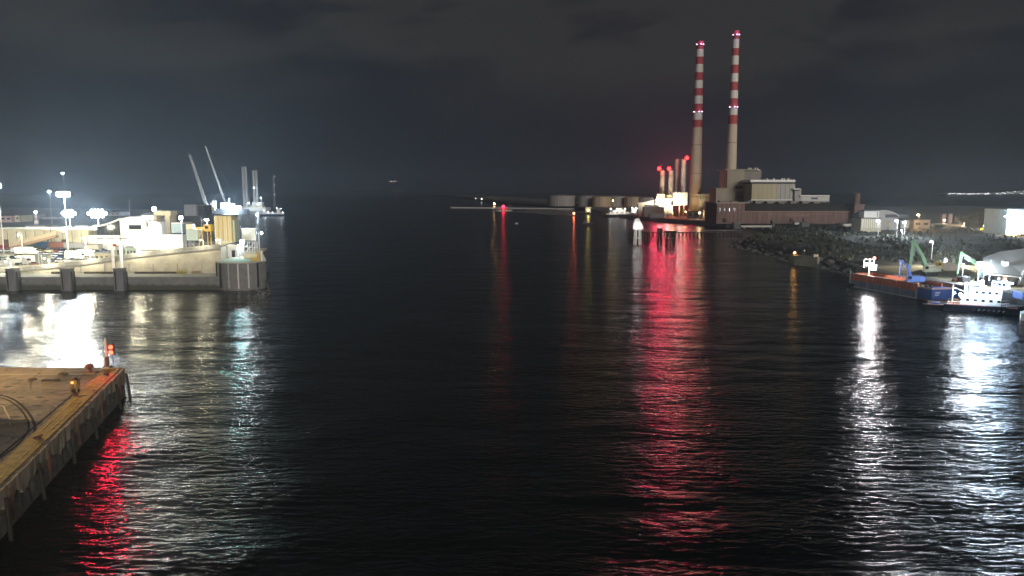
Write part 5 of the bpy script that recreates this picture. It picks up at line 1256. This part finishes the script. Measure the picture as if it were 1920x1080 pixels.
street_lamp(1313,399,810,4.2,'amber star lamp in front of the ochre store',6000,(1,.72,.35),emit('amber_white_glow',(1,.8,.45),30),'amber lamps on the station quay',1.0)
street_lamp(1262,398,860,4.2,'amber lamp lighting the round tanks',7000,SOD,alamp,'amber lamps on the station quay',.6)
street_lamp(1287,397,860,4.2,'amber lamp at the pale orange tank',7000,SOD,alamp,'amber lamps on the station quay',.6)
street_lamp(1150,376,1380,4.2,'amber lamp between the tan storage tanks',15000,SOD,alamp,'amber lamps on the station quay',1.0)
# far coasts
t = struct(MB().prism([(-2600,11000),(-1300,10500),(-1200,11500),(-2600,11600)],-2,60,[20,70,60,20]).build('far_headland', land_mat('far_hill',(.03,.032,.03),(.02,.02,.02),.002)))
t = struct(MB().prism([(3400,6600),(4200,6000),(7000,6000),(7000,7000),(3600,7000)],-2,20,[2,25,120,120,4]).build('far_coast', land_mat('far_hill',(.03,.032,.03),(.02,.02,.02),.002)))
fl = emit('far_town_glow',(.95,.95,1),4)
random.seed(21); n_ = 0
for i in range(64):
    px = 1770+150*(i/63)+random.uniform(-1.5,1.5)
    if 1848 < px < 1856: continue
    py = 363.2+random.uniform(-.5,.8)-(random.random()*5 if px > 1865 else 0)
    Y = 5950; p = atY(px,py,Y)
    o = MB().ball((p.x,Y-70,max(p.z,3)),random.uniform(2.0,4.6),6,4,.7).build('coast_lamp', fl)
    tag(o, 'tiny white lamp in the string of lights along the far coast', 'lamp', 'string of lamps on the far coast')
for px, py, Y, w, em_, lab in ((738,340,9500,3,emit('ship_glow_a',(1,.75,.68),2.5),'row of pinkish lights on a distant ship above the horizon'),(745,357,9000,3,emit('ship_glow_b',(.75,.85,.9),.2),'row of dim bluish lights of a vessel on the horizon')):
    p = atY(px,py,Y); t = thing('distant_ship', lab, 'ship', (p.x,Y,0))
    h_ = hull_mesh(110,16,-1,9); h_.v = [(p.x+a,Y+b,c) for a,b,c in h_.v]; h_.build('hull', dsteel, t)
    MB().box(p.x,Y,9,16,10,max(12,p.z-9)).build('superstructure', dsteel, t)
    for i in range(5): MB().ball((p.x-40+i*20,Y-12,p.z+random.uniform(-4,4)),random.uniform(6,9),6,4,.7).build('light', em_, t)
# ================================================================== barge, tug, handlers, quay on the near shore
QR = 5.0
struct(MB().prism([(136.5,276),(145.5,226),(150,190),(152,100),(420,100),(420,300),(139,300)], -3, QR).build('wharf', quaym))
sandm = mat('sandy_yard', (.42,.37,.24), .9, scale=.12, var=.4)
struct(MB().add([(x,y,QR+.004) for x,y in ((141,274),(149,228),(200,215),(260,215),(260,296),(142,297))],[(0,1,2,3,4,5)]).build('wharf_surface', sandm))
# ---- barge
b0, b1, b2 = Vector((123.5,272,0)), Vector((132.6,233.6,0)), Vector((142.2,235.4,0))
ax = (b1-b0); Lb = ax.length; ax.normalize(); ay = Vector((-ax.y,ax.x,0)); ay = ay if ay.x > 0 else -ay
Wb = 9.6
def bp(u, v, z=0.0): p = b0+ax*u+ay*v; return Vector((p.x,p.y,z))
t = thing('hopper_barge', 'long barge with rusty orange bulwark, grey side and bright blue end', 'barge', tuple(b0))
def bprism(mb, uvs, z0, z1): p = [bp(u,v) for u,v in uvs]; return mb.prism([(a.x,a.y) for a in p], z0, z1)
hull_g = mat('barge_grey', (.19,.20,.25), .6, scale=.5, var=.5, streak=True); hull_b = mat('barge_blue', (.03,.075,.26), .45, scale=.5, var=.35, streak=True)
bprism(MB(),[(0,.6),(1.2,0),(Lb-6,0),(Lb-6,Wb),(0,Wb)],-1,2.7).build('hull', hull_g, t)
bprism(MB(),[(Lb-5.98,0),(Lb,.0),(Lb,Wb),(Lb-5.98,Wb)],.55,3.9).build('blue_end', hull_b, t, False, .1)
bprism(MB(),[(Lb-5.99,-.12),(Lb+.12,-.12),(Lb+.12,Wb+.1),(Lb-5.99,Wb+.1)],-.6,.5).build('rust_boot', rust, t)
bprism(MB(),[(Lb-5.9,.1),(Lb-.1,.1),(Lb-.1,.45),(Lb-5.9,.45)],3.91,4.3).build('end_coaming', mat('pinkish_rail',(.55,.36,.28)), t)
bprism(MB(),[(Lb-.45,.5),(Lb-.1,.5),(Lb-.1,Wb-.1),(Lb-.45,Wb-.1)],3.91,4.3).build('end_coaming', mat('pinkish_rail',(.55,.36,.28)), t)
# bulwark as ribbed panels
for v0 in (0.03, Wb-.35):
    bprism(MB(),[(.9,v0),(Lb-6.1,v0),(Lb-6.1,v0+.3),(.9,v0+.3)],2.703,5.0).build('bulwark', orangep, t)
bprism(MB(),[(.9,.4),(1.2,.4),(1.2,Wb-.4),(.9,Wb-.4)],2.703,5.0).build('bulwark', orangep, t)
for i in range(20): 
    u = 2+i*1.62; bprism(MB(),[(u,-.14),(u+.22,-.14),(u+.22,.03),(u,.03)],2.6,4.98).build('rib', mat('bulwark_rib',(.42,.11,.06),.7), t)
bprism(MB(),[(.8,-.12),(Lb-6,-.12),(Lb-6,.42),(.8,.42)],5.003,5.15).build('rail_cap', mat('pinkish_rail',(.55,.36,.28)), t)
bprism(MB(),[(.3,-.1),(Lb-6,-.1),(Lb-6,0),(.3,0)],.25,.5).build('rubbing_strake', steel, t)
for u in (10,26,33): MB().tube(bp(u,-.15,3.2),bp(u,-.15,.2),.1,.1,6).build('ladder', steel, t)
MB().tube(bp(.3,.4,1.2),bp(.3,.4,5.8),.25,.2,8).build('bow_post', steel, t)
for u in (.3,1.4,2.6): MB().tube(bp(u-.2,-.28,.3),bp(u+.2,-.28,1.2),.55,.55,10).build('tyre_fender', rubber, t)
bprism(MB(),[(1.3,.5),(Lb-6.2,.5),(Lb-6.2,Wb-.5),(1.3,Wb-.5)],2.71,2.9).build('hold_floor', rust, t)
m_ = MB()
for i in range(160): rock(m_, bp(random.uniform(4,Lb-9),random.uniform(1.2,Wb-1.2),3.1+random.random()*1.0), random.uniform(.3,.9))
o = m_.build('rubble_load', mat('spoil',(.22,.19,.13),.9,scale=1)); o.parent = t; o.location = -off(t); o['kind'] = 'stuff'
m_ = MB(); 
for i in range(2): m_.tube(bp(Lb-4.5+i*2,2,4.1),bp(Lb-4.5+i*2,2,4.9),.3,.35,10)
m_.build('mooring_bitts', dsteel, t)
for k in range(3): bprism(MB(),[(Lb+.01,1.2),(Lb+.04,1.2),(Lb+.04,3.2-k*.3),(Lb+.01,3.2-k*.3)],2.9-k*.45,3.05-k*.45).build('painted_mark', white, t)
# lamp rig on the barge
lp = bp(8.5,1.6,0); zt = zat(495,lp.y); 
t = thing('lamp_rig', 'white lamp rig with a square frame and a small red lamp on the barge', 'lamp rig', (lp.x,lp.y,2.9))
MB().tube((lp.x,lp.y,2.9),(lp.x,lp.y,zt+1.4),.16,.12,8).build('pole', white, t)
MB().box(lp.x-.5,lp.y,zt+1.6,3.2,.12,.12).build('frame_bar', white, t); MB().box(lp.x-2.0,lp.y,zt-1.2,.12,.12,2.8).build('frame_bar', white, t)
for i in range(3): MB().tube((lp.x-1.2+i*1.0,lp.y-.2,zt),(lp.x-1.2+i*1.0,lp.y-.55,zt-.05),.42,.5,12).build('floodlight', wlamp, t)
rp_ = atY(1639.5,484,lp.y); MB().ball(rp_,.42,10,8).build('red_lamp', emit('rig_red_glow',(1,.25,.2),14), t)
MB().tube((rp_.x,rp_.y,zt),rp_,.08,.08,6).build('lamp_stalk', white, t)
m_ = MB(); m_.box(lp.x+1.6,lp.y+.3,zt-2.2,1.8,1.2,1.9); m_.build('lamp_cabinet', mat('white_red_cabinet',(.7,.55,.55),.5), t)
light((lp.x-.2,lp.y-1.8,zt+.2),19000,(1,.94,.95),.45,t); light(rp_+Vector((.3,-.9,.3)),70,(1,.05,.05),.3,t)
# ---- material handlers
def handler(name, base, colr, pts, label, cabm, rz_=0, grab=True, w=.55):
    b = Vector(base); t = thing(name, label, 'excavator', tuple(b))
    for s in (-1,1): MB().box(b.x,b.y+s*1.5,b.z,4.6,.8,1.1).build('track', rubber, t, False, .15)
    MB().lathe(b.x,b.y,[(1.2,b.z+1.1),(1.2,b.z+1.6)],16).build('turntable', dsteel, t)
    MB().box(b.x+1.0,b.y,b.z+1.6,5.0,3.0,1.9).build('engine_house', cabm, t, False, .15)
    cb_ = MB().slab([(-.9,0),(-.9,1.9),(-.5,2.3),(.7,2.3),(.9,0)],(b.x-1.6,b.y-1.6,b.z+1.62),(1,0,0),(0,1.3,0)).build('cab', cabm, t, False, .1)
    MB().box(b.x-1.7,b.y-1.63,b.z+2.6,1.1,.06,1.0).build('cab_window', glassd, cb_)
    for i, (p, q_) in enumerate(zip(pts, pts[1:])):
        MB().tube(p,q_,w*(1-.2*i),w*(.8-.2*i),4).build('boom' if i < len(pts)-2 else 'dipper_arm', colr, t)
        d = (Vector(q_)-Vector(p)); n_ = Vector((-d.z,0,d.x)).normalized()
        MB().tube(Vector(p)+d*.1+n_*.8,Vector(p)+d*.55+n_*.75,.16,.12,6).build('hydraulic_ram', steel, t)
    for p in pts[1:-1]: MB().tube(Vector(p)+Vector((0,-.7,0)),Vector(p)+Vector((0,.7,0)),.55,.55,10).build('pivot', colr, t)
    e = Vector(pts[-1])
    if grab:
        MB().tube(e,e-Vector((0,0,1.6)),.12,.12,6).build('grab_link', dsteel, t)
        for s in (-1,1):
            MB().slab([(0,0),(s*1.0,-.3),(s*1.3,-1.3),(s*.7,-2.0),(s*.1,-2.1)],(e.x,e.y-.9,e.z-1.4),(1,0,0),(0,1.8,0)).build('grab_jaw', rust, t)
    return t
lg = mat('handler_green', (.17,.34,.21), .5, scale=.6, var=.3)
Y1 = 262
hb_ = atY(1745,520,Y1); 
handler('material_handler', (atY(1741,521,Y1).x,Y1,QR), lg, [atY(1740,512,Y1),atY(1728,478,Y1),atY(1713,452,Y1),atY(1706,503,Y1)], 'larger pale green long boom excavator reaching over the barge', mat('cream_green',(.36,.37,.26),.5), grab=False, w=1.0)
Y2 = 246
handler('material_handler', (atY(1848,515,Y2).x,Y2,QR), lg, [atY(1845,505,Y2),atY(1822,488,Y2),atY(1801,474,Y2),atY(1795,513,Y2)], 'smaller pale green excavator hanging a brown grab over the sandy wharf', mat('teal_cab',(.15,.3,.3),.5), w=.9)
eb = bp(24,6.2,2.9)
handler('barge_excavator', tuple(eb), bluep, [eb+Vector((-.5,0,2.8)),atY(1702,500,eb.y),atY(1690,490,eb.y),atY(1686,520,eb.y)], 'dark blue excavator with an arched boom sitting in the barge', mat('blue_cab',(.06,.14,.42),.45), grab=False, w=.5)
# things in the wharf yard
def rockpile(c, r, h, m, name, label, cat):
    mb = MB(); n1, n2 = 18, 5; vv = []
    for j in range(n2+1):
        f = j/n2
        for i in range(n1): a = 2*PI*i/n1; rr = r*(1-f)*(1+.15*mn.noise((math.cos(a)*2+c[0],math.sin(a)*2,f*3))); vv.append((c[0]+rr*math.cos(a)*1.5,c[1]+rr*math.sin(a),c[2]+h*f**.8))
    mb.add(vv,[(j*n1+i,j*n1+(i+1)%n1,(j+1)*n1+(i+1)%n1,(j+1)*n1+i) for j in range(n2) for i in range(n1)])
    return tag(mb.build(name, m, None, True), label, cat)
rockpile((atY(1775,505,285).x,285,QR),5,3,mat('white_aggregate',(.6,.57,.5),.9),'aggregate_pile','pale aggregate heap at the back of the sandy wharf','heap')
rockpile((atY(1724,517,268).x,268,QR),3,1.6,mat('dark_scrap',(.08,.08,.08),.8),'scrap_pile','dark scrap heap beside the larger green excavator','heap')
p = atY(1757,512,278); t = thing('yellow_loader', 'small yellow loader at the back of the sandy wharf', 'loader', (p.x,278,QR))
MB().box(p.x,278,QR+.7,3.2,2,1.2).build('body', yellow, t, False, .1); MB().box(p.x+.4,278,QR+1.91,1.4,1.6,1.5).build('cab', yellow, t, False, .1); MB().box(p.x+.4,277.15,QR+2.3,1.0,.1,.8).build('cab_window', glassd, t)
for s in (-1,1): MB().tube((p.x+s,276.8,QR+.6),(p.x+s,277.3,QR+.6),.6,.6,12).build('wheel', rubber, t)
MB().slab([(-2.8,.2),(-1.7,.2),(-1.7,1.0)],(p.x,277,QR),(1,0,0),(0,2,0)).build('bucket', steel, t)
cabin(1693,507,1712,519,285,3,mat('pale_blue_cabin',(.5,.58,.6),.5),'pale blue site cabin behind the blue excavator',QR,win=2)
cabin(1716,503,1728,512,292,3,mat('lime_cabin',(.55,.6,.3),.5),'lime yellow site cabin behind the larger green excavator',QR,win=1)
cabin(1762,496,1790,503,296,3,conc,'long low pale store along the back of the wharf',QR,win=0)
cabin(1805,519,1817,535,243,3,mat('black_container',(.03,.03,.035),.5),'black container beside the hanging grab',QR,'shipping_container',0)
cabin(1816,535,1836,547,232,3,mat('navy_container',(.04,.07,.2),.5),'navy container on the wharf behind the white ship',QR,'shipping_container',0)
for px,py,lab in ((1806,497,'slim lamp post with a white globe by the smaller green excavator'),):
    p = atY(px,py,250); t = thing('globe_lamp', lab, 'street lamp', (p.x,250,QR)); MB().tube((p.x,250,QR),(p.x,250,p.z-.6),.12,.1,8).build('pole', white, t); MB().lathe(p.x,250,[(.2,p.z-.9),(.5,p.z-.2),(.55,p.z+.3),(.2,p.z+.6)],12).build('globe', emit('soft_globe_glow',(.85,.92,1),1.6), t, True)
    light((p.x-.2,248.6,p.z+.2),5000,COOL,.4,t)
# hangar with kinked grey roof
HY = 236
t = thing('barn_roofed_shed', 'big shed with a kinked pale grey roof and a small roof light on the wharf', 'shed', (atY(1890,540,HY).x,HY+8,QR))
X = lambda px: atY(px,500,HY).x
zr_, zk, ze_ = zat(472,HY), zat(482,HY), zat(511,HY)
prof = [(X(1846),ze_),(X(1871),zk),(X(1911),zr_),(X(1955),zk),(X(1985),ze_)]
greyr = mat('pale_grey_roof', (.42,.46,.47), .6, scale=.3, var=.12, streak=True)
# gable faces inland; the long slope faces the river
MB().add([Vector((X(1846),HY,ze_)),Vector((X(1912),HY-2,zat(517,HY-2))),Vector((X(1990),HY-4,zat(522,HY-4))),Vector((X(1990),HY+10,zr_+1)),Vector((X(1910),HY+10,zat(472,HY+10))),Vector((X(1872),HY+8,zat(483,HY+8))),
   Vector((X(1846),HY+.3,ze_-.3)),Vector((X(1912),HY-1.7,zat(517,HY-2)-.3)),Vector((X(1990),HY-3.7,zat(522,HY-4)-.3)),Vector((X(1990),HY+10.3,zr_+.7)),Vector((X(1910),HY+10.3,zat(472,HY+10)-.3)),Vector((X(1872),HY+8.3,zat(483,HY+8)-.3))],
   [(0,1,4,5),(1,2,3,4),(6,11,10,7),(7,10,9,8),(0,6,7,1),(1,7,8,2),(5,4,10,11),(4,3,9,10),(0,5,11,6),(2,8,9,3)]).build('roof', greyr, t)
MB().prism([(X(1850),HY+.8),(X(1912),HY-.8),(X(1990),HY-2.6),(X(1990),HY+9),(X(1912),HY+9.5),(X(1876),HY+9)],QR,0,[ze_-.8,zat(517,HY-2)-.8,zat(522,HY-4)-.8,zat(522,HY-4)-.8,ze_-.8,ze_-.8]).build('wall', conc_d, t)
rl = Vector(atY(1885,497,HY+3)); MB().box(rl.x,rl.y+.3,rl.z-.9,1.7,1.2,2.1,.1).build('roof_light', emit('roof_light_glow',(.85,.95,.95),.75), t)
MB().box(rl.x,rl.y+.2,rl.z+1.2,2.0,1.5,.15,.1).build('roof_light_cap', dsteel, t)
MB().tube((X(1905),HY-1.6,QR),(X(1914),HY-1.6,zat(506,HY)),.25,.25,6).build('downpipe', white, t)
for px in (1860,1877): wx = X(px); MB().box(wx,HY+.2,QR,2.2,.3,3).build('door', dsteel, t)
MB().box(X(1878),HY-2.0,zat(526,HY-2),1.2,.2,1.2).build('orange_sign', emit('orange_sign_glow',(1,.42,.2),.8), t)
o = MB().box(X(1918),228,QR+.01,3,3,2.6).build('yellow_skip', yellow); tag(o,'yellow skip at the corner of the kinked roof shed','skip')
flood_mast(1836,497,240,QR,'floodlight mast whose glare hides the smaller green boom root',50000,WHITE,(3,3),.8,group='floodlights on the wharf')
flood_mast(1848,496,243,QR,'floodlight mast close against the kinked roof shed',40000,WHITE,(3,2),.8,group='floodlights on the wharf')
flood_mast(1772,487,300,QR,'low floodlight mast at the back of the sandy wharf',220000,WARM,(1,1),.6,group='floodlights on the wharf')
# ---- ships alongside
def ship(name, label, cat, c, L, B, rz, parts_fn, hullm):
    t = thing(name, label, cat, (0,0,0)); hull_mesh(L,B,-.5,2.0,.3,1.2,.7).build('hull', hullm, t); parts_fn(t, L, B); t.location = c; t.rotation_euler = (0,0,rz); return t
def tug_parts(t, L, B):
    MB().box(-.5,0,2.0,L*.86,B*.86,.25).build('deck', mat('red_deck',(.45,.2,.16),.7), t)
    for s in (-1,1):
        MB().path([(-L*.45,s*B*.46,2.9),(0,s*B*.48,2.9),(L*.3,s*B*.45,3.4)],.07,5).build('handrail', white, t)
        for i in range(9): MB().tube((-L*.45+i*L*.09,s*B*.46,2.0),(-L*.45+i*L*.09,s*B*.47,2.95),.05,.05,4).build('stanchion', white, t)
    MB().box(-1,0,2.26,L*.5,B*.72,2.5).build('deckhouse', white, t, False, .12)
    MB().box(.5,0,4.77,L*.36,B*.62,2.3).build('upper_deckhouse', white, t, False, .12)
    wh = MB(); wh.prism([(1.5,-B*.26),(5.2,-B*.22),(6.0,0),(5.2,B*.22),(1.5,B*.26)],7.08,9.4); w_ = wh.build('wheelhouse', white, t, False, .08)
    for y in (-B*.265,): 
        for i in range(3): MB().box(2.2+i*1.1,y,8.1,.8,.08,.8).build('window', glassd, w_)
    for i in range(6): MB().box(-6+i*1.9,-B*.362,3.3,.8,.08,.7).build('porthole', glassd, t)
    for i in range(4): MB().box(-2+i*1.6,-B*.312,5.6,.8,.08,.7).build('porthole', glassd, t)
    MB().tube((.8,0,9.4),(.8,0,15.5),.16,.07,6).build('mast', white, t)
    MB().box(.8,0,12.2,.15,3.4,.15).build('mast_yard', white, t)
    for x in (-3.4,-4.6): MB().tube((x,.9,4.8),(x-.3,.9,8.4),.55,.5,10).build('funnel', white, t)
    MB().tube((-8,0,2.2),(-8,0,7.5),.22,.15,6).build('aft_mast', white, t); MB().tube((-8,0,6.8),(-3.6,0,5.2),.12,.1,5).build('derrick', white, t)
    MB().ball((3,-1.5,10.2),.45,10,6).build('radar_dome', white, t)
    for i,(x,y,z) in enumerate(((2,-2.6,7.4),(-3,-2.9,5.3),(4.5,-2.2,9.7),(-6,-2.9,5.1))): MB().ball((x,y,z),.38,8,6).build('deck_lamp', wlamp if i%2 else clamp_, t)
    for x,y,z,pw,cc in ((2.6,-4.2,8.2,16000,(.45,.7,1)),(-3,-4.6,6.2,14000,(.45,.7,1)),(-7.5,-4.0,5.4,7000,(.8,.9,1)),(6.2,-3.4,9.0,12000,(.5,.75,1))):
        MB().tube((x,y+1.4,z+.2),(x,y+.3,z+.3),.06,.05,5).build('lamp_arm', white, t)
        MB().ball((x,y+.3,z+.15),.32,8,6,.6).build('floodlight', clamp_, t); light((x,y-.3,z-.2),pw*.05,cc,.4,t)
    for x0,x1,z1 in ((.8,8.5,2.6),(.8,-8,7.4)): MB().tube((.8,0,15.2),(x1,0,z1),.035,.035,4).build('stay_wire', dsteel, t)
    MB().box(-6.6,0,2.3,2.2,2.0,1.1).build('towing_winch', rust, t)
    for i in range(7): MB().tube((L*.18+i*1.2-6,-B*.52,.7),(L*.18+i*1.2-5.6,-B*.52,1.1),.42,.42,8).build('tyre_fender', rubber, t)
tc_ = at(1830,590,0)
ship('pilot_ship','brightly floodlit white harbour ship with a dark hull by the blue barge end','ship',(136.5,213.5,0),20,6.8,R(-32),tug_parts,mat('dark_blue_hull',(.03,.035,.055),.4))
def lau_parts(t, L, B):
    MB().box(-.5,0,2.0,L*.86,B*.84,.2).build('deck', white, t)
    MB().box(-1,0,2.21,L*.55,B*.7,2.2).build('cabin', white, t, False, .15); MB().box(.2,0,4.42,L*.3,B*.6,1.8).build('wheelhouse', white, t, False, .12)
    for i in range(5): MB().box(-5+i*1.7,-B*.352,3.1,.9,.08,.7).build('window', glassd, t)
    MB().tube((0,0,6.2),(0,0,9.5),.1,.06,6).build('mast', white, t); MB().ball((-2,-2.9,4.9),.35,8,6).build('deck_lamp', wlamp, t); light((-2,-3.6,4.8),1900,(1,.92,.86),.4,t); light((3.5,-3.4,5.6),1700,(.8,.9,1),.4,t)
    MB().tube((3.5,-1.4,5.6),(3.5,-2.9,5.7),.06,.05,5).build('lamp_arm', white, t); MB().ball((3.5,-2.9,5.6),.3,8,6).build('deck_lamp', clamp_, t)
    for i in range(6): MB().tube((-6+i*2,-B*.52,.9),(-5.7+i*2,-B*.52,1.2),.36,.36,8).build('tyre_fender', rubber, t)
ship('harbour_launch','smaller floodlit white launch ahead of the harbour ship','boat',(146,197.5,0),16,5.4,R(-30),lau_parts,white)
def pun_parts(t, L, B):
    MB().box(0,0,1.1,L*.8,B*.7,.2).build('deck', mat('red_deck',(.45,.2,.16)), t)
    MB().box(1.5,0,1.31,3.0,1.5,.8).build('deck_box', white, t); MB().box(-3,0,1.31,2,1.2,.6).build('gear_box', bluep, t)
    for s in (-1,1): MB().path([(-L*.4,s*B*.42,1.9),(L*.3,s*B*.42,1.9)],.05,5).build('handrail', white, t)
t = thing('work_pontoon','low dark work pontoon with red deck gear below the blue barge end','boat',(0,0,0)); hull_mesh(13,3.2,-.4,1.1,.25,1.15,.3).build('hull', rubber, t); pun_parts(t,13,3.2); t.location = (129.5,219.5,0); t.rotation_euler = (0,0,R(-34))
street_lamp(1845,527,214,2.2,'cool white lamp on the harbour ship mast line',9000,(.45,.7,1),clamp_,'lamps over the moored ships',.45)
p = Vector((138,205,6)); 
for pos, pw, c_ in (((128.5,209,8.5),5000,COOL),((138,203,9),9000,COOL),((148,190,7),5000,WHITE),((150,192,8),900,(1,.45,.25))):
    pass

cabin(1915,548,1940,575,205,4,mat('navy_container',(.04,.07,.2)),'navy container at the edge of the wharf behind the launch',QR,'shipping_container',0)
